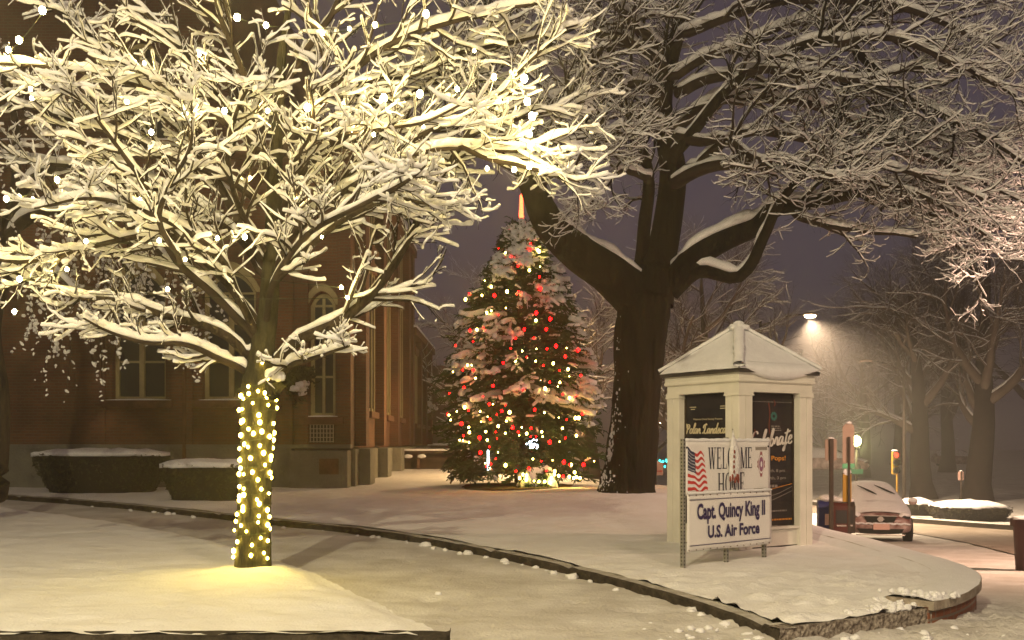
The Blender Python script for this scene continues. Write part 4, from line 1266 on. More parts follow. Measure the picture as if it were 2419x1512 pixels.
P1 = np.stack([np.cos(az)[:, None] * rad[:, None] * f, np.sin(az)[:, None] * rad[:, None] * f,
               h[:, None] + (.26 * rad)[:, None] * (.9 * f - 1.35 * f ** 2 + .12 * f ** 5) + rg.normal(0, .03, (NB, 1))], -1)
P1 += rg.normal(0, .015, P1.shape)
R1 = np.linspace(.022, .006, Np)[None, :] * np.ones((NB, 1))
P2, R2 = kids(P1, R1, 13, .25, 1.0, .75, .36, 4, rg, -.05, .10, .35, .006, .9, .5)
P3, R3 = kids(P2, R2, 5, .1, 1.0, .7, .13, 3, rg, -.03, .1, .7, .006, 1.0, .5)
R2 = np.maximum(R2, .012) ; R3 = R3 * 0 + np.array([[.012, .016, .005]])
c = join([tube_arrays(P1, R1, 4), tube_arrays(P2, R2, 3), tube_arrays(P3, R3, 3)])
mk('foliage', c[0], c[1], M_NEEDLE, CT)
# snow lying on the branch ends, thickest in a few big patches and on the right flank
end = P1[:, -2]
sx = end[:, 0]; sz = end[:, 2]
PATCH = [(1170, 790, 48, 30), (1215, 800, 36, 26), (1165, 880, 50, 24), (1225, 935, 48, 24), (1280, 945, 50, 22), (1330, 950, 45, 22), (1335, 650, 24, 44), (1372, 760, 22, 46), (1398, 860, 18, 44), (1240, 620, 40, 30), (1230, 560, 30, 26), (1395, 950, 26, 60), (1180, 650, 24, 40), (1100, 860, 34, 60), (1300, 710, 34, 30), (1235, 730, 18, 18), (1120, 950, 30, 30), (1090, 760, 20, 30)]
def patchiness(x, z):
    X = (x + CO[0]) / px_m + CX; Y = HY - (z + CO[2] - CAM_Z) / px_m
    w = np.zeros_like(x)
    for a, b, ra, rb in PATCH: w = np.maximum(w, np.exp(-((X - a) / ra) ** 2 - ((Y - b) / rb) ** 2))
    return w
w2 = patchiness(P2[:, -1, 0], P2[:, -1, 2])
front = P2[:, -1, 1] < .15
outer = np.hypot(P2[:, -1, 0], P2[:, -1, 1]) > .72 * np.interp(P2[:, -1, 2], HTS, RAD)
low = P2[:, -1, 2] < 1.5
keep = outer & (rg.random(len(P2)) < np.where(front, .045 + 1.0 * w2, .12) * np.where(low, .35, 1.0))
Ps, Rs = P2[keep], R2[keep]
big = w2[keep] > .35
sn = [snow_arrays(Ps[~big], Rs[~big], .032, .036, rg, SNOW6), snow_arrays(Ps[big], Rs[big], .062, .070, rg, SNOWSHAPE)]
keep1 = (patchiness(P1[:, -1, 0], P1[:, -1, 2]) > .55) & (P1[:, -1, 1] < .2)
sn.append(snow_arrays(P1[keep1][:, 3:], R1[keep1][:, 3:], .085, .075, rg))
s = join(sn)
mk('snow_cover', s[0], s[1], M_SNOW, CT, True)

# ------------------------------------------------------------------ strings of lights
def bulb_mesh(name, r, m, sub=1):
    mb = MB(); mb.ball((0, 0, 0), (r, r, r * 1.25), sub)
    o = mb.build(name, m)
    return o
def light_string(name, label, cat, origin, points, r, m, wire_pts=None, wire_r=.003, group=None, sizes=None, sub=1):
    t = empty(name, origin, 0, label, cat, group or ('strings of lights' if cat == 'string lights' else None))
    O_ = Vector(origin)
    src = bulb_mesh('bulb', r, m, sub)
    for i, p in enumerate(points):
        o = src if i == 0 else src.copy()
        if i: C.objects.link(o)
        o.parent = t
        o.location = Vector(p) - O_
        if sizes is not None: o.scale = (sizes[i],) * 3
    if wire_pts:
        cu = []
        for w_ in wire_pts:
            A = np.array([tuple(Vector(p) - O_) for p in w_])[None]
            cu.append(tube_arrays(A, np.full(A.shape[:2], wire_r), 4))
        v = join(cu)
        mk('wire', v[0], v[1], M_WIRE, t)
    return t
# trunk of the foreground tree: where the bulbs sit in the picture
TB = [(1672, 5), (1800, 8), (1897, 10), (1720, 48), (1817, 65), (1755, 82), (1900, 75), (1668, 92), (1870, 100), (1897, 123), (1693, 155), (1660, 185), (1718, 172), (1803, 165), (1893, 180), (1828, 215), (1880, 238), (1663, 262), (1737, 250), (1878, 265), (1838, 297), (1668, 320), (1750, 347), (1872, 352), (1658, 360), (1690, 362), (1880, 385), (1788, 400), (1660, 447), (1690, 463), (1812, 465), (1865, 495), (1690, 505), (1660, 515), (1657, 543), (1782, 538), (1798, 567), (1684, 588), (1684, 612), (1855, 610), (1643, 640), (1795, 652), (1868, 657), (1635, 688), (1790, 695), (1670, 718), (1857, 712), (1625, 750), (1708, 758), (1870, 740), (1808, 803), (1645, 830), (1857, 823), (1747, 853), (1620, 893), (1830, 908), (1618, 935), (1855, 945), (1740, 925)]
TB = [(x * .3405, 997 + y * .3405) for x, y in TB]
TC = [(660, 140), (740, 380), (795, 350), (455, 495), (460, 600), (345, 632), (382, 675), (520, 740), (600, 565), (705, 590), (730, 650), (880, 605), (868, 693), (750, 768), (878, 812), (365, 830), (318, 840), (610, 918), (375, 1000), (350, 1010), (625, 1025), (830, 1035), (460, 1125), (655, 1160), (530, 1190), (838, 1185), (345, 1215), (775, 1235), (825, 1285), (395, 1340), (450, 1388), (625, 1370), (820, 1400), (325, 1412), (955, 385)]
TB += [((850 + .2646 * x) / 1.6551, (1380 + .2646 * y) / 1.6551) for x, y in TC]
PZ = TRUNK1[0][:, 2]
def on_trunk(x, y):
    zz = CAM_Z - (y - HY) * TY / F
    k = np.argsort(PZ)
    cx = np.interp(zz, PZ[k], TRUNK1[0][k, 0]); r = np.interp(zz, PZ[k], TRUNK1[1][k]) + .02
    for _ in range(3):
        p = at(x, y, TY - .1)
        dx = max(-1.0, min(1.0, (p.x - cx) / r))
        Y = TY - r * math.sqrt(1 - dx * dx) - .006
    q = at(x, y, Y)
    q.x = cx + max(-1.06, min(1.06, (q.x - cx) / r)) * r
    return q
rr = random.Random(12)
TB = TB[:96]
tp = [on_trunk(x, y) for x, y in TB]
wires = []
zs = np.linspace(.42, 2.35, 300)
k = np.argsort(PZ)
hel = []
for i, z in enumerate(zs):
    a = z * 2 * PI * 6.6 + .25 * math.sin(z * 9)
    r = np.interp(z, PZ[k], TRUNK1[1][k]) + .012
    hel.append(Vector((np.interp(z, PZ[k], TRUNK1[0][k, 0]) + r * math.cos(a), TY + r * math.sin(a), z)))
rr = random.Random(4)
tsz = [rr.uniform(.75, 1.35) for _ in tp]
light_string('fairy_lights', 'warm white fairy lights wound round the foreground tree trunk', 'string lights', (TX, TY, .2), tp, .0185, G_TRUNK, [hel], .004, None, tsz)

# crown of the foreground tree
CP = [((100, 25), 10.2, 1.5), ((45, 95), 10.0, 1.4), ((20, 118), 10.2, 1.2), ((72, 210), 9.8, .8), ((75, 232), 10, .8), ((300, 241), 9.9, .8), ((357, 312), 9.6, 1.0), ((135, 425), 9.7, 1.1), ((45, 466), 9.8, 1.0), ((15, 470), 9.9, 1.1), ((78, 470), 10.4, .7),
      ((560, 41), 10.2, 1.4), ((628, 60), 10.3, 1.2), ((885, 59), 10.4, 1.1), ((1006, 33), 10.2, 1.4), ((765, 78), 10.6, .7), ((825, 68), 10.6, .8),
      ((632, 262), 9.9, .9), ((726, 254), 9.8, 1.4), ((906, 232), 9.7, 1.5), ((991, 222), 9.7, 1.4), ((1080, 210), 9.9, 1.0), ((1166, 182), 9.9, 1.2), ((1238, 186), 9.9, 1.5), ((1245, 240), 9.85, 1.4), ((1256, 275), 9.85, 1.5), ((1251, 316), 9.85, 1.0), ((1252, 345), 9.85, 1.0), ((1250, 393), 9.85, 1.1), ((1214, 401), 10.1, 1.0), ((1150, 398), 10.2, .8),
      ((437, 263), 9.4, 1.4), ((530, 262), 9.3, 1.1), ((578, 560), 9.8, 1.0), ((513, 563), 9.9, .8), ((437, 613), 9.5, .7), ((376, 568), 9.5, .8), ((203, 570), 9.6, .8), ((806, 679), 10.4, .8), ((820, 703), 10.5, .8), ((46, 659), 9.8, 1.0), ((158, 636), 10.2, .8), ((122, 640), 10.6, .7), ((34, 736), 9.9, .9), ((810, 247), 10.2, .9), ((882, 318), 10.0, .8), ((396, 683), 9.8, .8), ((830, 308), 10.3, .7), ((1000, 300), 10.4, .6),
      ((330, 470), 10.0, .6), ((700, 470), 10.6, .7), ((250, 500), 10.6, .7), ((930, 420), 10.3, .6), ((590, 420), 10.8, .7), ((470, 130), 11.0, .8), ((200, 330), 11.0, .8), ((760, 560), 10.4, .6), ((1120, 120), 10.8, .7), ((340, 150), 10.4, .8)]
strings = [
 ('fairy_lights', 'bright warm bulbs strung through the snowy crown of the foreground tree', list(range(0, 24)) + list(range(29, len(CP))), [range(0, 11), range(11, 17), [31, 32] + list(range(17, 24)), range(33, 43)]),
 ('fairy_lights', 'short vertical drop of warm bulbs at the right tip of the snowy foreground tree', list(range(24, 29)), [range(24, 29)]),
]
for nm, lab, idx, wr in strings:
    pts = [at(CP[i][0][0], CP[i][0][1], CP[i][1]) for i in idx]
    ws = []
    for g_ in wr:
        g_ = list(g_)
        ln = []
        for a, b in zip(g_, g_[1:]):
            p, q = at(*CP[a][0], CP[a][1]), at(*CP[b][0], CP[b][1])
            for i in range(6):
                fz = i / 6
                ln.append(p.lerp(q, fz) + Vector((0, .02, -.10 * (p - q).length * fz * (1 - fz))))
        ws.append(ln)
    light_string(nm, lab, 'string lights', pts[0], pts, .022, G_CROWN, ws, .003, None, [CP[i][2] for i in idx], 2)

# lights on the conifer, placed from the picture onto its surface
REDS = [(580, 18), (503, 95), (678, 108), (680, 75), (572, 150), (612, 203), (556, 226), (732, 262), (735, 330), (338, 360), (478, 368), (605, 360), (614, 348), (714, 466), (793, 500), (500, 476), (342, 565), (416, 550), (647, 558), (771, 558), (597, 608), (701, 608), (260, 650), (358, 626), (570, 666), (774, 668), (825, 652), (950, 675), (661, 715), (878, 711), (984, 745), (528, 746), (754, 762), (300, 787), (360, 787), (845, 790), (965, 818), (790, 855), (471, 876), (308, 885), (642, 898), (415, 937), (864, 922), (940, 933), (450, 979), (540, 985), (520, 1018), (705, 1010), (332, 1015), (492, 1038), (455, 1064), (975, 1034), (885, 1066), (581, 1110), (487, 1136), (492, 1172), (395, 1168), (305, 1157), (612, 1136), (685, 1115), (683, 1162), (713, 1162), (878, 1170), (790, 1193), (450, 1220), (400, 1252), (487, 1286), (870, 1305), (905, 1320), (980, 1320), (770, 1355), (673, 1340), (732, 1395), (865, 1385), (600, 1357), (743, 1300), (457, 1320), (433, 1330), (215, 1035), (293, 1090), (1010, 1280), (225, 918)]
WHITES = [(646, 18), (632, 105), (722, 112), (730, 120), (542, 125), (675, 226), (735, 205), (424, 284), (408, 367), (550, 345), (669, 379), (316, 390), (460, 318), (543, 438), (461, 454), (435, 465), (712, 508), (380, 560), (715, 668), (635, 680), (885, 664), (810, 750), (710, 737), (597, 737), (245, 797), (327, 760), (350, 760), (893, 783), (900, 823), (847, 857), (764, 890), (372, 833), (835, 880), (902, 942), (470, 980), (311, 997), (267, 1020), (223, 1042), (232, 1068), (398, 1020), (440, 1050), (564, 1025), (760, 1027), (840, 1055), (935, 1057), (953, 1057), (404, 1078), (334, 1110), (338, 1138), (430, 1134), (438, 1181), (540, 1143), (632, 1110), (660, 1145), (618, 1155), (745, 1135), (750, 1162), (845, 1190), (862, 1115), (940, 1157), (546, 1074), (500, 1103), (283, 1182), (302, 1183), (336, 1195), (499, 1250), (695, 1288), (806, 1295), (541, 1323), (427, 1312), (452, 1338), (1003, 1286), (1040, 1300), (910, 1320)]
LOWS = [(640, 1380), (660, 1385), (655, 1410), (620, 1400), (730, 1420), (800, 1400), (815, 1380), (818, 1362), (840, 1387), (930, 1368), (900, 1392), (925, 1400), (940, 1395), (960, 1400), (762, 1420), (700, 1415), (790, 1425)]
def on_conifer(zx, zy, kf=1.0):
    x, y = 966.7 + .4196 * zx, 543.8 + .4196 * zy
    Y = 26.0
    for _ in range(4):
        p = at(x, y, Y)
        r = np.interp(p.z - CO[2], HTS, RAD) * kf
        dx = p.x - CO[0]
        Y = CO[1] - math.sqrt(max(0.0, r * r - dx * dx))
    return at(x, y, Y)
rr = random.Random(9)
rp = [on_conifer(x, y, 1.04) for x, y in REDS]
def wire_through(pts):
    pts = sorted(pts, key=lambda p: (round((p.z) / .42), p.x if int(round(p.z / .42)) % 2 else -p.x))
    ln = []
    for a, b in zip(pts, pts[1:]):
        for i in range(4): ln.append(a.lerp(b, i / 4) + Vector((0, .10, -.05 * math.sin(PI * i / 4))))
    return [ln]
light_string('red_string_lights', 'red bulbs strung over the decorated conifer', 'string lights', CB, rp, .022, G_RED, wire_through(rp), .003, None, [rr.choice((.7, .9, 1.1, 1.3, 1.7)) for _ in rp], 2)
wp = [on_conifer(x, y, 1.03) for x, y in WHITES]
szs = [rr.choice((.65, .8, 1.0, 1.2, 1.5)) for _ in wp]
for i, (x, y) in enumerate(WHITES):
    if (x, y) in ((311, 997), (316, 390), (541, 1323), (550, 345), (935, 1057), (953, 1057), (730, 120), (564, 1025)): szs[i] = 1.8
light_string('white_string_lights', 'warm white bulbs strung over the decorated conifer', 'string lights', CB, wp, .020, G_WHITE, wire_through(wp), .003, None, szs, 2)
lpz = []
for (x, y) in LOWS:
    q = at(966.7 + .4196 * x, 543.8 + .4196 * y - 2, 24.0); lpz.append(q)
light_string('white_string_lights', 'low cluster of warm white bulbs at the foot of the conifer on its right', 'string lights', lpz[0], lpz, .030, G_WHITE, [[p + Vector((0, .05, -.02)) for p in sorted(lpz, key=lambda p: p.x)]], .003, None, None, 2)
# snow-covered low shrub carrying them
q = at(1272, 1130, 24.35)
sb = empty('low_shrub', (q.x, q.y, lawn_z(q.x, q.y)), 0, 'low rounded snow-covered shrub with bulbs at the right foot of the conifer', 'shrub')
def dome(r, n):
    d = r.normal(size=(n, 3)); d /= np.linalg.norm(d, axis=1)[:, None]; d[:, 2] = np.abs(d[:, 2])
    return d * np.array([.50, .38, .52]) * r.uniform(.8, 1.03, (n, 1))
leafy('foliage', M_NEEDLE, 2600, dome, .05, sb, 4)
mb = MB(); mb.ball((-.04, -.03, .12), (.47, .36, .42), 4, 0, .35, 4); mb.build('snow_cover', M_SNOW, sb, True)
# glowing spire, then a cluster and a column standing in for far lights
sp = []
rr = random.Random(3)
for i in range(64):
    fz = i / 63
    x = 1231 + math.sin(i * 2.4) * (3.4 * fz + 1.2); y = 462 + 78 * fz
    sp.append(at(x, y, 25.95 + .04 * math.cos(i * 2.4)))
light_string('spire_ornament', 'slim orange-white glowing spire on the tip of the conifer', 'ornament', at(1231, 540, 26), sp, .034, G_SPIRE, [[at(1231, 545, 26), at(1231, 500, 26), at(1231, 460, 26)]], .012)
fl = []
rr = random.Random(15)
for i in range(18):
    a = rr.random() * 2 * PI; k = rr.random() ** .6
    fl.append(at(1258, 1051, 24.2) + Vector((math.cos(a) * .17 * k, rr.uniform(-.05, .05), math.sin(a) * .14 * k)))
light_string('far_light_cluster', 'tight cluster of cool white lights standing in for far lights seen through the conifer', 'ornament', at(1258, 1051, 24.2), fl, .019, G_COOL, [[fl[2], fl[11]], [fl[5], fl[14]], [fl[8], fl[17]]], .006)
cl = [at(1152.5, 1066 + 3.6 * i, 24.15) for i in range(13)]
light_string('far_light_column', 'short upright column of cool white bulbs standing in for a far light behind the conifer', 'ornament', cl[-1], cl, .026, G_COOL, [[cl[0], cl[-1]]], .008)
tl = [at(x, y, 44) for x, y in ((1558, 1088), (1562, 1092), (1566, 1090), (1560, 1098), (1573, 1087), (1575, 1090), (1570, 1102))]
light_string('teal_string_lights', 'teal bulbs on a bush between the old trunk and the kiosk', 'string lights', tl[0], tl, .05, G_TEAL, [tl], .01)

# ------------------------------------------------------------------ lettering
dg_tmp = []
def text_mesh(s, w, h, bold=0.0, shear=0.0, keep=False):
    cu = bpy.data.curves.new('lettering', 'FONT')
    cu.body = s; cu.offset = bold; cu.shear = shear; cu.resolution_u = 3; cu.size = 1
    o = bpy.data.objects.new('lettering', cu); C.objects.link(o)
    bpy.context.view_layer.update()
    me = bpy.data.meshes.new_from_object(o.evaluated_get(bpy.context.evaluated_depsgraph_get()))
    bpy.data.objects.remove(o); bpy.data.curves.remove(cu)
    co = np.zeros(len(me.vertices) * 3); me.vertices.foreach_get('co', co); co = co.reshape(-1, 3)
    lo, hi = co.min(0), co.max(0)
    co[:, 0] = (co[:, 0] - lo[0]) / (hi[0] - lo[0]) * w; co[:, 1] = (co[:, 1] - lo[1]) / (hi[1] - lo[1]) * h
    fs = [tuple(p.vertices) for p in me.polygons]
    bpy.data.meshes.remove(me)
    return co, fs
def put(name, V, Fc, m, parent, org, right, out, lift=.003, up=(0, 0, 1)):
    org, right, out, up = Vector(org), Vector(right), Vector(out), Vector(up)
    return mk(name, [org + right * v[0] + up * v[1] + out * lift for v in V], Fc, m, parent)
def write(s, w, h, m, parent, org, right, out, bold=0.0, shear=0.0, lift=.003, name='lettering'):
    V, Fc = text_mesh(s, w, h, bold, shear)
    return put(name, V, Fc, m, parent, org, right, out, lift)
def ribbon(strokes, wd):
    """brush strokes as flat strips: wd may be a number or a function of the stroke angle"""
    V, Fc = [], []
    for li, st in enumerate(strokes):
        P_ = [Vector((a, b, 0)) for a, b in st]
        P_ = smooth_line(P_, 2)
        for i, p in enumerate(P_):
            a = P_[max(0, i - 1)]; b = P_[min(len(P_) - 1, i + 1)]
            t = (b - a).normalized()
            w = wd * (.55 + .75 * abs(t.y)) * (0.55 if i in (0, len(P_) - 1) else 1)
            n = Vector((-t.y, t.x, 0)) * w / 2
            V += [(p.x + n.x, p.y + n.y, li), (p.x - n.x, p.y - n.y, li)]
            if i:
                k = len(V)
                Fc.append((k - 4, k - 3, k - 1, k - 2))
    return V, Fc
def write_strokes(strokes, wd, m, parent, org, right, out, lift=.003, name='lettering', sx=1, sy=1):
    V, Fc = ribbon(strokes, wd)
    org, right, out = Vector(org), Vector(right), Vector(out)
    return mk(name, [org + right * v[0] * sx + Vector((0, 0, 1)) * v[1] * sy + out * (lift + .0004 * v[2]) for v in V], Fc, m, parent)
# handwriting, one unit high small letters
def script(word):
    G = {
     'C': ([[(.95, 1.55), (.80, 1.85), (.45, 1.85), (.10, 1.2), (.10, .45), (.45, .0), (.95, .35)]], .95),
     'e': ([[(.05, .45), (.55, .62), (.60, .92), (.35, 1.02), (.10, .65), (.15, .15), (.40, .0), (.75, .30)]], .70),
     'l': ([[(.0, .2), (.45, 1.3), (.55, 1.95), (.38, 1.95), (.20, 1.1), (.15, .25), (.30, .0), (.52, .25)]], .48),
     'b': ([[(.0, .2), (.40, 1.3), (.48, 1.95), (.32, 1.95), (.18, 1.0), (.15, .05), (.45, .0), (.66, .5), (.50, .9), (.22, .75)], [(.6, .62), (.85, .55)]], .78),
     'r': ([[(.0, .2), (.18, 1.0), (.40, .88), (.42, .8), (.44, .2), (.55, .0), (.70, .2)]], .62),
     'a': ([[(.62, .9), (.30, 1.0), (.05, .6), (.10, .1), (.35, .05), (.62, .8)], [(.62, .95), (.60, .2), (.72, .0), (.90, .25)]], .84),
     't': ([[(.45, 1.75), (.30, 1.0), (.22, .3), (.22, -.5), (.05, -.75), (-.05, -.5), (.30, .0), (.55, .25)], [(-.05, 1.28), (.35, 1.34), (.85, 1.52)]], .56),
     'o': ([[(.35, 1.0), (.08, .75), (.10, .15), (.38, .0), (.62, .4), (.52, .95), (.30, .98), (.75, .8)]], .68),
     'n': ([[(.05, .0), (.12, .95)], [(.10, .5), (.35, 1.0), (.52, .8), (.50, .2), (.60, .0), (.75, .22)]], .70),
     'd': ([[(.60, .85), (.30, 1.0), (.05, .6), (.10, .1), (.35, .05), (.60, .8)], [(.80, 1.95), (.62, 1.2), (.58, .2), (.70, .0), (.88, .25)]], .82),
     's': ([[(.0, .1), (.30, .9), (.34, 1.02), (.50, .45), (.40, .05), (.15, .0)], [(.42, .1), (.66, .3)]], .60),
     'c': ([[(.60, .85), (.40, 1.02), (.10, .75), (.10, .2), (.35, .0), (.68, .3)]], .62),
     'p': ([[(.12, 1.0), (.10, -.75)], [(.10, .6), (.35, 1.02), (.62, .7), (.50, .1), (.12, .1), (.75, .25)]], .70),
     'P': ([[(.45, 1.5), (.38, .4), (.20, -.1), (.0, .15)], [(.05, 1.05), (.20, 1.65), (.70, 1.75), (.92, 1.3), (.65, .85), (.40, .85)], [(.0, 1.0), (-.12, 1.5), (.15, 1.85)]], 1.0),
     'L': ([[(.85, 1.55), (.62, 1.85), (.40, 1.55), (.48, 1.0), (.32, .3), (.05, .0), (.0, .2), (.35, .25), (.72, -.05), (1.0, .3)], [(.05, 1.0), (.12, 1.5), (.42, 1.72)]], 1.0),
     ' ': ([], .5)}
    out, x = [], 0
    for ch in word:
        st, w = G[ch]
        out += [[(a + x + b * .16, b) for a, b in s] for s in st]
        x += w
    return out, x
# serif capitals as polygons on a unit-high body
def serif(word, narrow=1.0):
    TH, TN, SH = .13, .045, .035
    V, Fc = [], []
    def quad(a, b, c, d):
        k = len(V); V.extend([(p[0], p[1], 0) for p in (a, b, c, d)]); Fc.append((k, k + 1, k + 2, k + 3))
    def rect(x0, y0, x1, y1): quad((x0, y0), (x1, y0), (x1, y1), (x0, y1))
    def stem(x, th, y0=0, y1=1, s0=True, s1=True):
        rect(x - th / 2, y0, x + th / 2, y1)
        if s0: rect(x - th / 2 - .06, y0, x + th / 2 + .06, y0 + SH)
        if s1: rect(x - th / 2 - .06, y1 - SH, x + th / 2 + .06, y1)
    def diag(x0, y0, x1, y1, th): quad((x0 - th / 2, y0), (x0 + th / 2, y0), (x1 + th / 2, y1), (x1 - th / 2, y1))
    x = 0
    for ch in word:
        b = x
        if ch == 'W':
            diag(b + .10, 1, b + .28, 0, TH); diag(b + .28, 0, b + .44, 1, TN); diag(b + .44, 1, b + .62, 0, TH); diag(b + .62, 0, b + .78, 1, TN)
            for c_ in (.10, .44, .78): rect(b + c_ - .12, 1 - SH, b + c_ + .12, 1)
            w = .95
        elif ch == 'E':
            stem(b + .14, TH); rect(b + .14, 0, b + .52, SH * 1.2); rect(b + .14, 1 - SH * 1.2, b + .50, 1); rect(b + .14, .49, b + .40, .53)
            rect(b + .49, 0, b + .53, .22); rect(b + .46, .80, b + .50, 1); rect(b + .38, .41, b + .41, .61)
            w = .64
        elif ch == 'L':
            stem(b + .14, TH); rect(b + .14, 0, b + .52, SH * 1.2); rect(b + .49, 0, b + .53, .24); w = .60
        elif ch in 'CO':
            n = 28; cx = b + .36
            for i in range(n):
                a0, a1 = 2 * PI * i / n, 2 * PI * (i + 1) / n
                if ch == 'C' and (math.cos((a0 + a1) / 2) > .80): continue
                quad(*[(cx + rx * math.cos(a), .5 + ry * math.sin(a)) for (rx, ry, a) in ((.33, .515, a0), (.33, .515, a1), (.20, .47, a1), (.20, .47, a0))])
            w = .76
        elif ch == 'M':
            stem(b + .12, TN); stem(b + .70, TH); diag(b + .14, 1, b + .40, .02, TH); diag(b + .40, .02, b + .66, 1, TN); w = .86
        elif ch == 'H':
            stem(b + .14, TH); stem(b + .58, TH); rect(b + .14, .48, b + .58, .53); w = .76
        else: w = .4
        x += w
    return [(v[0] * narrow, v[1], 0) for v in V], Fc, x * narrow

# ------------------------------------------------------------------ poster kiosk
KS, KTH = 1.409, math.radians(32.4)
N_ = Vector((2.963, 13.0, 0))
HS = KS / 2
kc = N_ + Vector((math.cos(KTH) * HS - math.sin(KTH) * HS, math.sin(KTH) * HS + math.cos(KTH) * HS, 0))
KZ = .135
K = empty('poster_kiosk', (kc.x, kc.y, KZ), KTH, 'white square wooden poster kiosk with a snow-covered pyramid roof', 'kiosk')
def kz(z): return z - KZ
mb = MB()
mb.box((0, 0, .02), (KS - .10, KS - .10, .16), mi=0)
mb.build('footing', M_BLACK, K)
MB().box((0, 0, (kz(.42) + .07) / 2), (KS - .09, KS - .09, kz(.42) - .07)).build('lower_panel', M_WHITE, K)
mb = MB(); mb.box((0, 0, kz(.445)), (KS - .02, KS - .02, .035), bev=.005); mb.build('sill', M_WHITE, K)
PW = .25
for sx_ in (-1, 1):
    for sy_ in (-1, 1):
        mb = MB()
        cx, cy = sx_ * (HS - PW / 2), sy_ * (HS - PW / 2)
        z0, z1 = .05, kz(2.27)
        mb.box((cx, cy, (z0 + z1) / 2), (PW - .02, PW - .02, z1 - z0))
        for ax in (0, 1):                         # two boards on each outer face with a groove between them
            for side in (-1, 1):
                for q_ in (-1, 1):
                    c_ = [cx, cy]; d_ = [0, 0]
                    c_[ax] = (cx, cy)[ax] + side * (PW / 2 - .008); d_[ax] = .02
                    c_[1 - ax] = (cx, cy)[1 - ax] + q_ * .063; d_[1 - ax] = .115
                    mb.box((c_[0], c_[1], (z0 + z1) / 2), (d_[0], d_[1], z1 - z0 - .004), bev=.003)
        mb.box((cx, cy, z1 - .045), (PW + .035, PW + .035, .016)); mb.box((cx, cy, z1 - .012), (PW + .02, PW + .02, .05))
        mb.build('corner_post', M_WHITE, K)
mb = MB()
mb.box((0, 0, kz(2.335)), (KS - .01, KS - .01, .13)); mb.build('frieze', M_WHITE, K)
mb = MB()
mb.box((0, 0, kz(2.42)), (KS + .06, KS + .06, .035), bev=.008); mb.box((0, 0, kz(2.404)), (KS + .03, KS + .03, .02)); mb.box((0, 0, kz(2.49)), (KS + .04, KS + .04, .12))
mb.build('cornice', M_WHITE, K)
EV = HS + .08; AP = 3.24
mb = MB()
zb = kz(2.555)
c_ = [(-EV, -EV, zb), (EV, -EV, zb), (EV, EV, zb), (-EV, EV, zb)]
for i in range(4): mb.poly([c_[i], c_[(i + 1) % 4], (0, 0, kz(AP - .04))])
mb.poly(c_[::-1])
mb.box((0, 0, zb - .018), (2 * EV - .02, 2 * EV - .02, .036))
roof = mb.build('roof', M_ROOF, K)
# roof snow: four thin slopes, thick ridges on the hips, a sagging slab over the right-hand eave
def roof_pt(side, u, v, lift):
    """side 0: -y face ... u in -1..1 along the eave, v 0 eave .. 1 apex"""
    x = u * EV * (1 - v); y = -EV * (1 - v)
    z = zb + (kz(AP - .04) - zb) * v + lift
    a = side * PI / 2
    return (x * math.cos(a) - y * math.sin(a), x * math.sin(a) + y * math.cos(a), z)
V, Fc = [], []
nu, nv = 22, 16
for side in range(4):
    k0 = len(V)
    for j in range(nv + 1):
        for i in range(nu + 1):
            u = -1 + 2 * i / nu; v = j / nv
            l = .035 + .008 * fract(u * 2 + side * 9, v * 3, 1, 2)
            if j == 0: l -= .02
            V.append(roof_pt(side, u * .985, v, l))
    for j in range(nv):
        for i in range(nu):
            a = k0 + j * (nu + 1) + i
            Fc.append((a, a + 1, a + nu + 2, a + nu + 1))
mk('roof_snow', V, Fc, M_SNOW, roof, True)
mb = MB()
for s_ in range(4):
    a = s_ * PI / 2
    pts = []
    for j in range(15):
        v = j / 14
        p = roof_pt(s_, -1, v, .055)
        pts.append(p)
    fat = .085 if s_ == 0 else .05
    A = np.array(pts)[None]
    Rr = np.array([[fat * (.9 + .25 * fract(j * .9, s_, 3, 1)) for j in range(15)]])
    v_ = tube_arrays(A, np.stack([Rr, Rr * .7], -1), 0, SNOWSHAPE)
    rs = mk('ridge_snow', v_[0], v_[1], M_SNOW, roof, True)
mb = MB(); mb.ball((0, 0, kz(AP) - .03), (.15, .15, .055), 3, 0, .3, 1); mb.build('peak_snow', M_SNOW, roof, True)
V, Fc = [], []
for i in range(27):
    u = -.86 + 1.80 * i / 26
    sag = .17 * math.sin(PI * min(1, max(0, i / 26))) ** .75 * (1 - .25 * i / 26) + .02
    for k_ in range(9):
        fv = k_ / 8
        if fv < .5:
            p = Vector(roof_pt(0, u, .10 * (1 - fv * 2), .05))
        else:
            g_ = (fv - .5) * 2
            p = Vector(roof_pt(0, u, 0, .05)) + Vector((0, -.035 * math.sin(g_ * PI * .9) + .05 * g_, -sag * g_))
        V.append(p)
    if i:
        b = 9 * i
        for k_ in range(8): Fc.append((b - 9 + k_, b - 8 + k_, b + 1 + k_, b + k_))
ss = mk('sagging_snow', V, Fc, M_SNOW, roof, True)
sd = ss.modifiers.new('thick', 'SOLIDIFY'); sd.thickness = .035; sd.offset = -1
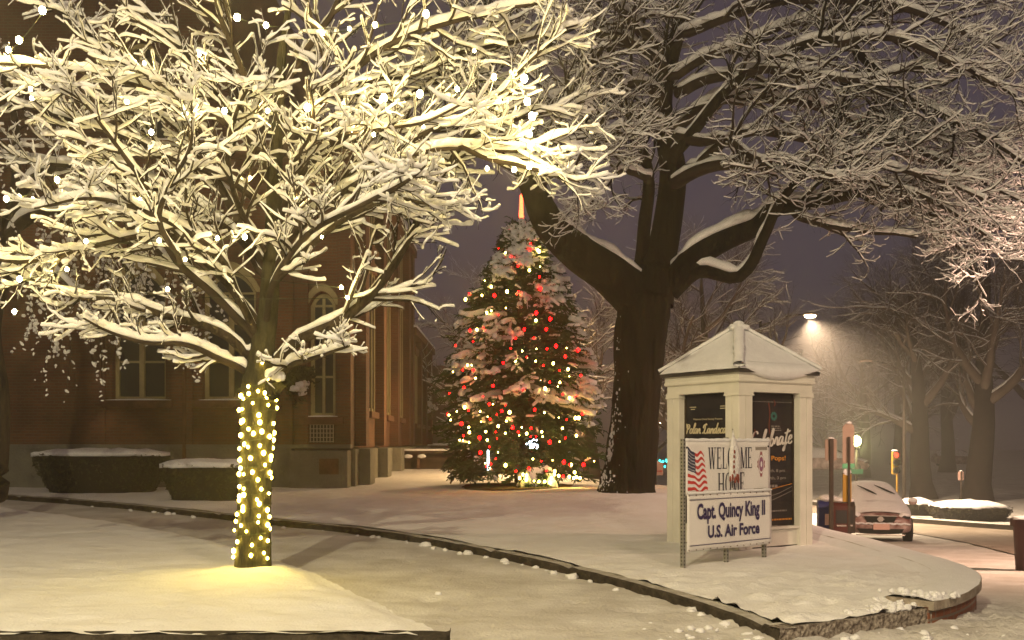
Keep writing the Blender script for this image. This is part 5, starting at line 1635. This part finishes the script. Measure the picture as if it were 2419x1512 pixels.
# posters
RZ0, RZ1 = .452, 2.262
rec = HS - .13
pr = MB().box((0, -rec, kz((RZ0 + RZ1) / 2)), (KS - .30, .02, RZ1 - RZ0)).build('poster', M_POSTERB, K)
pr['label'] = 'dark poster reading Celebrate in white brush script'
pl = MB().box((-rec, 0, kz((RZ0 + RZ1) / 2)), (.02, KS - .30, RZ1 - RZ0)).build('poster', M_POSTER, K)
pl['label'] = 'black poster reading Polar Landscapes in cream script'
MB().box((0, rec, kz((RZ0 + RZ1) / 2)), (KS - .30, .02, RZ1 - RZ0)).build('back_panel', M_WHITE2, K)
MB().box((rec, 0, kz((RZ0 + RZ1) / 2)), (.02, KS - .30, RZ1 - RZ0)).build('back_panel', M_WHITE2, K)
for a in range(4):
    mb = MB()
    r_ = Matrix.Rotation(a * PI / 2, 3, 'Z')
    for sx_ in (-1, 1):
        c0 = r_ @ Vector((sx_ * (HS - PW - .012), -rec - .012, kz((RZ0 + RZ1) / 2)))
        mb.box(c0, (.03, .03, RZ1 - RZ0), rz=a * PI / 2)
    mb.build('glazing_strip', M_POST, K)
# right poster (face -y): right = +x, out = -y
r1, o1 = (1, 0, 0), (0, -1, 0)
py = -rec - .010
def R_(x, z): return (x, py, kz(z))
st, wd = script('Celebrate')
write_strokes([[(a / wd * .80, b * .120 + a / wd * .075) for a, b in s] for s in st], .026, M_INKW, pr, R_(-.385, 1.51), r1, o1)
write('Holiday Pops!', .72, .085, M_INKO, pr, R_(-.42, 1.335), r1, o1, .012)
write('December 8th, 8 pm', .70, .052, M_INKG, pr, R_(-.42, 1.185), r1, o1, .006)
write('December 9th, 3 pm', .72, .052, M_INKG, pr, R_(-.42, 1.085), r1, o1, .006)
write_strokes([[(0, 0), (.35, -.01), (.55, .02), (.86, .07)]], .014, M_INKO, pr, R_(-.42, .965), r1, o1)
write_strokes([[(0, 0), (.40, .00), (.60, .06), (.86, .14)], [(0, .09), (.45, .06), (.86, .20)]], .010, M_INKG, pr, R_(-.42, .80), r1, o1)
def faint_lines(x, z, widths, dz, m, parent, hgt=.012):
    mb = MB()
    rr = random.Random(int(x * 100 + z * 10))
    for i, w in enumerate(widths):
        xx = x
        while xx < x + w:
            ww = rr.uniform(.02, .06)
            yield_ = (xx, z - i * dz, min(ww, x + w - xx), hgt)
            mb.poly([R_(yield_[0], yield_[1]), R_(yield_[0] + yield_[2], yield_[1]), R_(yield_[0] + yield_[2], yield_[1] + hgt), R_(yield_[0], yield_[1] + hgt)])
            xx += ww + .012
    o = mb.build('small_print', m, parent)
    o.location = (0, -.003, 0)
faint_lines(-.42, .99, [.56], .03, M_INKG, pr, .034)
faint_lines(-.02, .66, [.34], .03, M_INKG, pr, .02)
faint_lines(-.30, .54, [.72], .03, M_INKO, pr, .022)
faint_lines(-.1, .50 - .04, [.24], .02, M_INKG, pr, .014)
faint_lines(.02, 1.815, [.16, .18, .19], .028, M_INKG, pr, .010)
faint_lines(-.42, 2.145, [.84], .03, M_INKG, pr, .006)
mb = MB()
for i in range(9):
    a = 2 * PI * i / 9
    mb.poly([R_(.07 + .06 * math.cos(a) * k_ + .016 * math.cos(a + PI / 2) * q_, 1.955 + .06 * math.sin(a) * k_ + .016 * math.sin(a + PI / 2) * q_) for k_, q_ in ((.35, -1), (1, -1), (1, 1), (.35, 1))])
o = mb.build('printed_rosette', M_INKT, pr); o.location = (0, -.003, 0)
write_strokes([[(.0, .38), (.03, .22), (.0, .05), (.03, -.05)], [(.10, .42), (.13, .36), (.10, .33)], [(-.28, -.08), (-.25, -.02), (-.27, .02)]], .014, M_INKR, pr, R_(-.03, 1.76), r1, o1)
# left poster (face -x): right = -y, out = -x
r2, o2 = (0, -1, 0), (-1, 0, 0)
def L_(x, z): return (py, -x, kz(z))
write('Polymnia Choral Society Presents', .56, .034, M_INKC, pl, L_(-.28, 1.90), r2, o2, .004)
st, wd = script('Polar Landscapes')
write_strokes([[(a / wd * .98, b * .075) for a, b in s] for s in st], .019, M_INKC, pl, L_(-.45, 1.72), r2, o2)
write('Saturday, December 2, 2017 at 7:30 pm', .72, .026, M_INKC, pl, L_(-.36, 1.575), r2, o2, .004)
mb = MB()
for x, z, w in ((-.36, 2.085, .13), (-.335, 2.055, .08), (.24, 2.085, .13), (.24, 2.055, .13)):
    mb.poly([L_(x, z), L_(x + w, z), L_(x + w, z + .011), L_(x, z + .011)])
o = mb.build('small_print', M_INKC, pl); o.location = (-.003, 0, 0)

# ------------------------------------------------------------------ welcome sign
s0 = pix(1606, 1345, lawn_z)
SL = Vector((s0.x, s0.y, 0)); SRt = Vector(((1814 - CX) / F * 12.5, 12.5, 0))
sdir = (SRt - SL).normalized(); sout = Vector((sdir.y, -sdir.x, 0)); SW = (SRt - SL).length
ang = math.atan2(sdir.y, sdir.x)
G = empty('banner_sign', (SL.x, SL.y, 0), ang, 'welcome home sign of two white vinyl banners on perforated steel posts', 'sign')
# local: x along the sign, -y towards the camera
for f, top in ((.02, 1.64), (.515, 1.66), (.965, 1.60)):
    mb = MB()
    x = SW * f
    zb_ = lawn_z(SL.x + sdir.x * x, SL.y + sdir.y * x) - .1
    mb.box((x, .02 if f > .1 else -.012, (zb_ + top) / 2), (.046, .046, top - zb_))
    for k_ in range(int((top - zb_) / .042)):
        z = zb_ + .03 + k_ * .042
        mb.box((x, (.02 if f > .1 else -.012) - .0235, z), (.016, .004, .018), mi=1)
        mb.box((x - .0235, (.02 if f > .1 else -.012), z), (.004, .016, .018), mi=1)
    mb.build('post', [M_STEEL, M_BLACK], G)
def banner(x0, x1, z0, z1, y, label, bow):
    V, Fc = [], []
    nx_, nz_ = 28, 12
    for j in range(nz_ + 1):
        for i in range(nx_ + 1):
            fx, fz = i / nx_, j / nz_
            V.append((x0 + (x1 - x0) * fx, y + bow * (.006 * math.sin(fx * 9) * (fz - .5)), z0 + (z1 - z0) * fz + .008 * math.sin(fx * 7) * (1 - fz) * (1 if bow else 0)))
    for j in range(nz_):
        for i in range(nx_):
            a = j * (nx_ + 1) + i
            Fc.append((a, a + 1, a + nx_ + 2, a + nx_ + 1))
    o = mk('banner', V, Fc, M_BANNER, G, True)
    o['label'] = label
    sd = o.modifiers.new('thick', 'SOLIDIFY'); sd.thickness = .004; sd.offset = 1
    return o
X0, X1 = .045, SW - .005
bu = banner(X0 + .01, X1, .985, 1.61, -.028, 'upper banner reading welcome home with a printed flag and emblem', 0)
bl = banner(X0 + .02, X1 + .005, .335, 1.005, -.046, 'lower banner with two lines of purple lettering', 1)
rX, oX = (1, 0, 0), (0, -1, 0)
BWd = X1 - X0
def U_(f, z): return (X0 + BWd * f, -.032, z)
def D_(f, z): return (X0 + BWd * f, -.056, z)
V, Fc, w = serif('WELCOME')
put('lettering', [(v[0] / w * BWd * .525, v[1] * .255, 0) for v in V], Fc, M_BLUEBLK, bu, U_(.255, 1.285), rX, oX, .004)
V, Fc, w = serif('HOME')
put('lettering', [(v[0] / w * BWd * .325, v[1] * .26, 0) for v in V], Fc, M_BLUEBLK, bu, U_(.365, .975), rX, oX, .004)
# printed flag
V, Fc, MI = [], [], []
ni, nj = 16, 13
fw, fh = BWd * .225, .49
def fp(i, j):
    fx, fz = i / ni, j / nj
    shrink = 1 - .0 * fz
    return (X0 + BWd * .03 + fw * fx * (.78 + .22 * (1 - fz)) , -.0345, 1.03 + fh * fz + .022 * math.sin(fx * 8 + fz * 1.3) + .01 * math.sin(fx * 15 + 2) - .06 * fx * fz)
for j in range(nj + 1):
    for i in range(ni + 1): V.append(fp(i, j))
for j in range(nj):
    for i in range(ni):
        a = j * (ni + 1) + i
        Fc.append((a, a + 1, a + ni + 2, a + ni + 1))
        MI.append(2 if (i < 7 and j >= 6) else (0 if j % 2 == 0 else 1))
flag = mk('printed_flag', V, Fc, [M_RED, M_FLAGW, M_FLAGB], bu, False, MI)
mb = MB()
for r_i in range(6):
    for c_i in range(6):
        p = fp(.6 + c_i * 1.05, 6.6 + r_i * 1.05)
        mb.box((p[0], p[1] - .002, p[2]), (.008, .002, .010), rz=0)
mb.build('printed_stars', M_FLAGW, bu)
# printed emblem: eight-pointed cross with a round seal
mb = MB(); ex, ez = X0 + BWd * .885, 1.33
rx_, rz_ = .078, .165
pts = []
for i in range(32):
    a = 2 * PI * i / 32 + PI / 2
    k_ = [1.0, .86, .80, .74][min(i % 8, 8 - i % 8) if min(i % 8, 8 - i % 8) < 4 else 3]
    if i % 8 == 0: k_ = .88
    if i % 8 in (1, 7): k_ = 1.02
    pts.append((ex + rx_ * k_ * math.cos(a), -.0345, ez + rz_ * k_ * math.sin(a)))
mb.poly(pts, 0)
for sc, mi, yy in ((.70, 1, -.0355), (.56, 0, -.0365), (.48, 2, -.0375), (.22, 1, -.0385)):
    mb.poly([(ex + rx_ * sc * math.cos(2 * PI * i / 24), yy, ez + rz_ * sc * math.sin(2 * PI * i / 24)) for i in range(24)], mi)
mb.build('printed_emblem', [mat('ink_dusk_red', (.34, .10, .12), .5), M_FLAGW, M_MAUVE], bu)
mb = MB()
rr = random.Random(1); xx = X0 + BWd * .815
while xx < X0 + BWd * .955:
    ww = rr.uniform(.008, .016); mb.box((xx + ww / 2, -.0345, 1.525), (ww, .002, .040)); xx += ww + .004
xx = X0 + BWd * .80
while xx < X0 + BWd * .955:
    ww = rr.uniform(.010, .02); mb.box((xx + ww / 2, -.0345, 1.025), (ww, .002, .018)); xx += ww + .004
mb.build('small_print', M_INKG, bu)
mb = MB()
for f, z in ((.02, 1.54), (.975, 1.55)): mb.cyl((X0 + BWd * f, -.031, z), (X0 + BWd * f, -.037, z), .013, .013, 10)
mb.build('eyelet', M_BLACK, bu)
write('Capt. Quincy King II', BWd * .80, .245, M_NAVY, bl, D_(.115, .645), rX, oX, .034)
write('U.S. Air Force', BWd * .61, .150, M_NAVY, bl, D_(.235, .475), rX, oX, .034)
mb = MB()
for z in (.935, .405): mb.box((X0 + BWd * .51, -.058, z), (BWd * .955, .002, .008))
mb.build('printed_rule', M_NAVY, bl)
mb = MB()
for z, n in ((.985, 13), (.352, 13)):
    for i in range(n): mb.cyl((X0 + BWd * (.03 + .94 * i / (n - 1)), -.050, z + .004 * math.sin(i * 3)), (X0 + BWd * (.03 + .94 * i / (n - 1)), -.058, z + .004 * math.sin(i * 3)), .006, .006, 8)
mb.build('eyelet', M_BROWNSTONE, bl)
def snow_bar(x0, x1, y, z, r, name, par):
    n = 40
    A = np.array([[(x0 + (x1 - x0) * i / n, y, z + .004 * fract(i * .4, 0, z, 1)) for i in range(n + 1)]])
    Rr = np.array([[r * (1 + .3 * fract(i * .5, z, 0, 1)) * (.6 if i in (0, n) else 1) for i in range(n + 1)]])
    v_ = tube_arrays(A, np.stack([Rr * .8, Rr], -1), 0, SNOWSHAPE)
    mk(name, v_[0], v_[1], M_SNOW, par, True)
snow_bar(X0, X1, -.025, 1.622, .026, 'snow_ridge', bu)
snow_bar(X0 + .02, X1, -.055, 1.008, .020, 'snow_ridge', bl)
# small furled flag, caked in snow, standing at the middle of the sign
fxp = SL + sdir * (BWd * .515 + X0)
FL = empty('furled_flag', (fxp.x + sout.x * .08, fxp.y + sout.y * .08, 1.20), ang, 'small furled flag caked with snow hanging over the word on the upper banner', 'flag')
mb = MB()
prof = [(.55, .004), (.47, .02), (.38, .052), (.28, .075), (.18, .088), (.08, .092), (.0, .075), (-.06, .05)]
vs = []
for z, r in prof:
    vs.append([mb.bm.verts.new((r * math.cos(a) * (1 + .25 * fract(math.cos(a) * 2, math.sin(a) * 2, z, 4)) + .02 * math.sin(z * 8), r * .6 * math.sin(a), z + .012 * fract(a, z, 3, 5))) for a in np.linspace(0, 2 * PI, 20, endpoint=False)])
for a, b in zip(vs, vs[1:]):
    for i in range(20): mb.bm.faces.new((a[i], a[(i + 1) % 20], b[(i + 1) % 20], b[i]))
mb.bm.faces.new(vs[0][::-1]); mb.bm.faces.new(vs[-1])
mb.build('cloth', mat('snowy_cloth', (.80, .78, .78), .8, vscale=13, col2=(.82, .80, .82), bump=1.0, bscale=24), FL, True)
mb = MB()
for i in range(7):
    a = PI + PI * i / 6
    mb.ball((.062 * math.cos(a), .052 * math.sin(a), -.03 + .02 * math.sin(i * 2.3)), (.014, .012, .045), 2, 0, .4, i)
for i in range(5):
    mb.ball((.07 * math.cos(2.9 + i * .2), -.058, .05 + .06 * i), (.012, .01, .022), 2, 0, .4, i)
mb.build('red_fold', mat('dark_red_cloth', (.22, .05, .035), .8), FL, True)
MB().cyl((0.005, .02, -.15), (.005, .02, .56), .007, .006, 8).build('staff', M_POST, FL)

# ------------------------------------------------------------------ parked car under snow
def loft(stations, m, name, parent, sub=2, close=True):
    """stations: (y, [(x, z) ring points])"""
    V, Fc = [], []
    n = len(stations[0][1])
    for y, ring in stations:
        for x, z in ring: V.append((x, y, z))
    for s_ in range(len(stations) - 1):
        for i in range(n if close else n - 1):
            a = s_ * n + i; b = s_ * n + (i + 1) % n
            Fc.append((a, b, b + n, a + n))
    if close:
        Fc.append(tuple(range(n))[::-1]); Fc.append(tuple(range((len(stations) - 1) * n, len(stations) * n)))
    o = mk(name, V, Fc, m, parent, True)
    md = o.modifiers.new('smooth', 'SUBSURF'); md.levels = sub; md.render_levels = sub
    return o
CARST = [(-2.28, .58, .34, .60, .66, .48), (-2.16, .80, .24, .70, .80, .62), (-1.85, .88, .20, .82, .93, .70), (-1.15, .90, .20, .95, 1.05, .74), (-.95, .90, .20, .96, 1.10, .72), (-.15, .91, .20, .99, 1.49, .60), (.7, .91, .20, 1.0, 1.56, .60), (1.5, .90, .22, 1.0, 1.50, .58), (2.0, .86, .26, .96, 1.22, .60), (2.28, .76, .40, .80, .92, .55)]
def ring(w, zb_, zbelt, ztop, wt):
    h = [(w * .90, zb_), (w * .99, zb_ + .16), (w, (zb_ + zbelt) / 2 + .05), (w * .95, zbelt), (wt, ztop - .05), (wt * .5, ztop)]
    return h + [(-x, z) for x, z in h[::-1]]
cp = at(2078, 1276, 30.0)
cz = ground_z(cp.x, 30.0) + .04
def car(loc, rz, label, group=None, paint=M_CARP):
    t = empty('parked_car', loc, rz, label, 'car', group or 'cars parked under snow')
    loft([(y, ring(*a)) for y, *a in CARST], paint, 'body', t)
    st = []
    for y, w, zb_, zbelt, ztop, wt in CARST[1:9]:
        st.append((y + (.03 if y < -2 else 0), [(w * .97, zbelt - .02), (wt * 1.03, ztop + .0), (wt * .55, ztop + .055), (0, ztop + .065), (-wt * .55, ztop + .055), (-wt * 1.03, ztop + .0), (-w * .97, zbelt - .02)]))
    loft(st, M_SNOW, 'snow_cover', t, 2, False)
    for sx_ in (-1, 1):
        mb = MB(); mb.ball((0, 0, 0), (.17, .16, .12), 3)
        o = mb.build('headlight', M_GLASS, t, True); o.location = (sx_ * .64, -2.03, .70); o.rotation_euler = (-.5, 0, sx_ * .5)
        mb = MB(); mb.ball((0, 0, .03), (.18, .18, .11), 3, 0, .15, sx_); sn_ = mb.build('snow_patch', M_SNOW, o, True)
        mb = MB(); mb.ball((0, 0, 0), (.12, .08, .09), 3)
        o = mb.build('mirror', paint, t, True); o.location = (sx_ * 1.03, -.78, 1.06)
        mb = MB(); mb.ball((0, -.01, .05), (.13, .09, .07), 3); mb.build('snow_patch', M_SNOW, o, True)
        for y in (-1.42, 1.42):
            mb = MB(); mb.cyl((sx_ * .70, y, .33), (sx_ * .91, y, .33), .33, .33, 28)
            w_ = mb.build('wheel', M_RUBBER, t)
            mb = MB(); mb.cyl((sx_ * .90, y, .33), (sx_ * .925, y, .33), .21, .19, 20); mb.build('rim', M_CHROME, w_)
    mb = MB()
    mb.prism([(-.42, -2.30, .74), (.42, -2.30, .74), (.34, -2.30, .58), (-.34, -2.30, .58)], (0, .12, 0)); mb.build('grille', M_BLACK, t)
    mb = MB(); mb.cyl((0, -2.33, .665), (0, -2.28, .665), .075, .075, 20); mb.box((0, -2.33, .665), (.19, .02, .028)); mb.build('emblem', M_CHROME, t)
    mb = MB(); mb.box((0, -2.29, .755), (.86, .05, .022)); mb.build('chrome_strip', M_CHROME, t)
    mb = MB(); mb.prism([(-.60, -2.305, .40), (.60, -2.305, .40), (.52, -2.305, .28), (-.52, -2.305, .28)], (0, .15, 0)); mb.build('lower_intake', M_BLACK, t)
    mb = MB(); mb.box((.02, -2.33, .46), (.42, .02, .16), bev=.006); mb.build('licence_plate', M_PLATE, t)
    mb = MB()
    for i in range(30):
        rr_ = random.Random(i); x = -.72 + 1.44 * i / 29
        mb.ball((x, -2.27 + .10 * abs(x) ** 2, .54 + .012 * math.sin(i * 1.7)), (.06, .06, .028), 2, 0, .3, i)
    mb.build('bumper_snow', M_SNOW, t, True)
    mb = MB(); mb.box((0, -2.27, .235), (1.26, .05, .03), bev=.01); mb.build('bumper_trim', M_CHROME, t)
    for x0_, x1_, a0, a1 in ((-.42, .06, .78, .18), (.04, .56, .80, .24)):
        # windscreen slit left by the wiper
        P_ = []
        for k_ in range(7):
            f_ = k_ / 6; v_ = a0 + (a1 - a0) * f_
            P_.append((x0_ + (x1_ - x0_) * f_, -.96 + .80 * v_ - .01, 1.165 + .39 * v_ + .035 - .05 * abs(x0_ + (x1_ - x0_) * f_) ** 2))
        A = np.array([P_]); Rr = np.array([[.008, .018, .022, .024, .024, .020, .008]])
        tt = tube_arrays(A, Rr, 6)
        mk('wiper', tt[0], tt[1], M_BLACK, t, True)
    return t
car((cp.x + .1, 31.0, cz), math.radians(-14), 'car parked at the kerb buried in snow with two dark wiper streaks').scale = (1.06, 1.06, 1.06)
# far cars, white humps across the park
for (px, y, Y, lab) in ((1958, 1118, 62, 'snow-buried car parked far off just right of the kiosk'), (2262, 1102, 92, 'snow-covered car parked far off between the thick tree trunks')):
    q = at(px, y, Y)
    c = car((q.x, Y, q.z), math.radians(80), lab)

# ------------------------------------------------------------------ street furniture on the right
def post_sign(name, px, Y, ytop, w, h, rot, label, cat, plate_top=None, round_top=False, m=M_SIGNB, pm=M_POST, pw=.05):
    p = at(px, HY, Y); gz = ground_z(p.x, Y)
    top = at(px, ytop, Y).z
    t = empty(name, (p.x, Y, gz - .1), rot, label, cat, 'signs on posts')
    o = t.location.z
    MB().box((0, 0, (top - o) / 2 - (.04 if round_top else -.02)), (pw, pw, top - o)).build('post', pm, t)
    zt = top - o
    mb = MB()
    pts = []
    if round_top:
        for i in range(13):
            a = PI * i / 12; pts.append((w / 2 * math.cos(a), .045, zt + .30 - w / 2 + w / 2 * math.sin(a)))
        pts += [(-w / 2, .045, zt + .30 - h), (w / 2, .045, zt + .30 - h)]
        mb.prism(pts, (0, .012, 0))
    else:
        r_ = .04
        for (cx, cz_, a0) in ((w / 2 - r_, zt - r_, 0), (-w / 2 + r_, zt - r_, PI / 2), (-w / 2 + r_, zt - h + r_, PI), (w / 2 - r_, zt - h + r_, 1.5 * PI)):
            for i in range(4): a = a0 + PI / 2 * i / 3; pts.append((cx + r_ * math.cos(a), .032, cz_ + r_ * math.sin(a)))
        mb.prism(pts, (0, .010, 0))
    mb.build('plate', m, t)
    mb = MB(); mb.ball((0, .02, zt + (.31 if round_top else .03)), (w * .28, .04, .035), 2, 0, .3, px); mb.build('snow_cap', M_SNOW, t, True)
    return t, zt
post_sign('street_sign', 1963, 25.5, 1038, .30, .54, 0, 'rectangular sign seen from the back on a dark post beside the blue mailbox', 'street sign', pw=.09)
t, zt = post_sign('bus_stop_sign', 2005, 24.5, 1028, .29, .98, 0, 'tall round-topped pinkish sign seen from the back with a yellow panel beneath', 'street sign', round_top=True, pm=M_POST, pw=.05)
zy = at(2000, 1153, 24.5).z - t.location.z
mb = MB(); mb.box((-.03, .07, zy), (.21, .05, .68), bev=.01); mb.box((-.03, .07, zy + .36), (.23, .06, .02), mi=1); mb.box((-.03, .07, zy - .36), (.23, .06, .02), mi=1)
yp = mb.build('yellow_panel', [M_YELLOW, M_POST], t)
mb = MB(); mb.ball((-.03, .07, zy + .39), (.11, .05, .10), 2, 0, .2, 1); mb.build('snow_cap', M_SNOW, yp, True)
post_sign('street_sign', 2270, 48, 1114, .28, .42, 0, 'small pinkish sign on a thin post in front of the wide snowy bush', 'street sign', m=M_PLATE, pw=.05)
t, zt = post_sign('street_sign', 1548, 40, 1092, .62, .52, 0, 'pale sign with a red mark in the gap between the old trunk and the kiosk', 'street sign', m=M_PLATE, pw=.07)
mb = MB(); mb.box((.04, .028, zt - .36), (.34, .006, .05)); mb.prism([(.20, .025, zt - .30), (.30, .025, zt - .36), (.20, .025, zt - .42)], (0, .006, 0)); mb.build('red_arrow', M_RED, t)
for px, h_, w_ in ((1540, 1.0, .16), (1557, 1.0, .16)):
    p = at(px, 1172, 38)
# mailbox
p = at(1957, 1255, 27.0); gz = ground_z(p.x, 27.0)
t = empty('mailbox', (p.x, 27.0, gz), math.radians(-12), 'dark blue mailbox with a snowy rounded top next to the kiosk', 'mailbox')
mb = MB()
pts = [(-.29, -.30, .18), (-.29, -.30, .95)] + [(-.29, -.30 + .30 * (1 - math.cos(a)), .95 + .30 * math.sin(a)) for a in np.linspace(.2, PI - .2, 9)] + [(-.29, .30, .95), (-.29, .30, .18)]
mb.prism(pts, (.58, 0, 0)); mb.build('box', M_BLUE, t)
for sx_ in (-.24, .24):
    for sy_ in (-.24, .24): MB().box((sx_, sy_, .08), (.06, .06, .24)).build('leg', M_BLUE, t)
MB().box((.05, -.306, .70), (.36, .012, .30)).build('notice_plate', M_PLATE, t)
MB().box((0, -.308, 1.0), (.42, .016, .05)).build('handle', M_BLUE, t)
mb = MB(); mb.ball((0, 0, 1.24), (.30, .30, .10), 3, 0, .3, 3); mb.build('snow_cap', M_SNOW, t, True)
# newspaper boxes
for px, Y, m, lab in ((1984, 26.0, M_BOXRED, 'dull red newspaper box with a slanting snowy top beside the blue mailbox'), (1999, 26.2, M_POST, 'dark newspaper box squeezed behind the bus stop post')):
    p = at(px, 1255, Y); gz = ground_z(p.x, Y)
    t = empty('newspaper_box', (p.x, Y, gz), math.radians(-10), lab, 'newspaper box', 'newspaper boxes at the kerb')
    mb = MB(); mb.prism([(-.19, -.22, .35), (-.19, -.22, 1.05), (-.19, .05, 1.22), (-.19, .22, 1.22), (-.19, .22, .35)], (.38, 0, 0)); mb.build('cabinet', m, t)
    MB().box((0, 0, .17), (.10, .10, .40)).build('pedestal', m, t); MB().box((0, 0, .02), (.40, .40, .05)).build('base', m, t)
    MB().box((0, -.226, .78), (.28, .012, .34)).build('display_window', M_GLASS, t)
    MB().box((0, -.235, .55), (.24, .02, .04)).build('handle', M_CHROME, t)
    mb = MB(); mb.ball((0, .02, 1.20), (.21, .23, .07), 3, 0, .3, px); mb.build('snow_cap', M_SNOW, t, True)
# litter bin at the right edge
p = at(2406, 1365, 16.3); gz = p.z
t = empty('litter_bin', (p.x + .24, 16.4, ground_z(p.x + .24, 16.4)), 0, 'dark brown lidded litter bin cut by the right edge', 'litter bin')
hb_ = at(2406, 1243, 16.4).z - t.location.z
mb = MB(); mb.cyl((0, 0, 0), (0, 0, hb_), .22, .26, 24); mb.build('body', M_PLASTIC, t, False)
mb = MB(); mb.cyl((0, 0, hb_), (0, 0, hb_ + .12), .30, .30, 24); mb.build('lid', M_PLASTIC, t)
mb = MB(); mb.ball((0, 0, hb_ + .13), (.28, .28, .05), 3, 0, .2, 2); mb.build('snow_cap', M_SNOW, t, True)
# bushes across the road
hedge((at(2302, 1212, 45).x, 45.6, ground_z(at(2302, 1212, 45).x, 45.6)), 1.75, 1.6, .62, 'wide flat-topped bush under snow across the road', 7, .16, .18)
hedge((at(2172, 1195, 48).x, 48.4, ground_z(at(2172, 1195, 48).x, 48.4)), .85, .8, .55, 'small rounded bluish snowy bush just right of the traffic light pole', 8, .16, .2)

# ------------------------------------------------------------------ lamps within the frame
p = at(1913, 743, 46.0)
street_lamp(Vector((p.x - 2.3, 46.0, ground_z(p.x - 2.3, 46.0))), p.z - ground_z(p.x - 2.3, 46.0), (2.05, 0), True, 'lit street lamp shining through the falling snow above the kiosk roof', FAR_LAMP, (1.0, .74, .48), None, math.radians(150), (.25, -.1, -1))
p = at(2135, 872, 52.0)
street_lamp(Vector((p.x, 52.0, ground_z(p.x, 52.0))), p.z + .4 - ground_z(p.x, 52.0), (-1.75, 0), False, 'unlit tall street lamp with its arm reaching left above the traffic light')
p = at(1562, 997, 60.0)
street_lamp(Vector((p.x + 1.4, 60.0, ground_z(p.x, 60.0))), p.z - ground_z(p.x, 60.0), (-1.15, 0), True, 'small distant lit street lamp in the gap left of the kiosk')
# unseen lantern added to throw the pool of light behind the conifer
p = Vector((1.35, 31.5, 0)); gz = lawn_z(1.35, 31.5)
t = empty('added_lantern', (p.x, p.y, gz), 0, 'unseen lantern added behind the decorated conifer for the warm light on the snow', 'lantern')
MB().cyl((0, 0, -.4), (0, 0, 2.7), .06, .045, 10).build('post', M_POST, t, True)
MB().cyl((0, 0, 3.12), (0, 0, 3.30), .20, .04, 10).build('cap', M_POST, t)
MB().cyl((0, 0, 2.72), (0, 0, 3.10), .11, .16, 10).build('lantern_glass', G_LAMP, t)
lamp_light((-.45, -.1, 2.9), 1500, (1.0, .62, .26), t)
# globe lamp post with street-name blades
p = at(2022, 1042, 42.0); gz = ground_z(p.x + .12, 42)
t = empty('globe_lamp', (p.x, 42, gz), 0, 'greenish glowing globe lamp on a thin post behind the bus stop sign', 'street lamp')
zl = p.z - gz
MB().cyl((.0, 0, -.1), (.0, 0, zl - .28), .055, .045, 10).build('post', M_POST, t, True)
mb = MB(); mb.ball((0, 0, 0), (.20, .20, .22), 3); o = mb.build('globe', G_GLOBE, t, True); o.location = (0, 0, zl)
MB().cyl((0, 0, zl - .32), (0, 0, zl - .20), .10, .12, 12).build('collar', M_POST, t, True)
MB().box((-.33, -.07, zl - 1.05), (.78, .02, .20), rz=.5).build('street_name_blade', M_GREEN, t)
MB().box((-.1, -.08, zl - 1.28), (.70, .02, .20), rz=-.6).build('street_name_blade', M_GREEN, t)
lamp_light((0, -.35, zl), 220, (.95, 1.0, .45), t)
# traffic light
p = at(2113, 1075, 44.0); gz = ground_z(p.x, 44)
t = empty('traffic_light', (p.x, 44, gz), 0, 'traffic light showing red on a yellow-brown post', 'traffic light')
zl = p.z - gz
MB().cyl((.14, .1, -.1), (.14, .1, zl + .1), .045, .04, 10).build('post', M_YELLOW, t, True)
MB().box((0, 0, zl - .35), (.24, .20, 1.0), bev=.03).build('housing', M_YELLOW, t)
for i in range(3):
    MB().cyl((0, -.13, zl - .34 * i), (0, -.10, zl - .34 * i), .12, .12, 18).build('lens', G_STOP if i == 0 else M_BLACK, t)
    mb = MB(); mb.cyl((0, -.30, zl - .34 * i + .02), (0, -.10, zl - .34 * i), .145, .135, 18, cap=False); mb.build('visor', M_BLACK, t)
mb = MB(); mb.ball((0, 0, zl + .19), (.15, .11, .05), 2); mb.build('snow_cap', M_SNOW, t, True)

# ------------------------------------------------------------------ air full of fine snow
hz = bpy.data.materials.new('haze'); hz.use_nodes = True
n_, l_ = hz.node_tree.nodes, hz.node_tree.links
n_.remove(n_['Principled BSDF'])
pv = n_.new('ShaderNodeVolumePrincipled')
pv.inputs['Color'].default_value = (.86, .80, .76, 1); pv.inputs['Density'].default_value = .0070; pv.inputs['Anisotropy'].default_value = .72
l_.new(pv.outputs[0], n_['Material Output'].inputs['Volume'])
V = [(x, y, z) for z in (-3.2, 27.0) for x, y in ((-80, -20), (140, -20), (140, 250), (-80, 250))]
hzo = mk('haze', V, [(0, 3, 2, 1), (4, 5, 6, 7), (0, 1, 5, 4), (1, 2, 6, 5), (2, 3, 7, 6), (3, 0, 4, 7)], hz)
tag(hzo, kind='stuff')
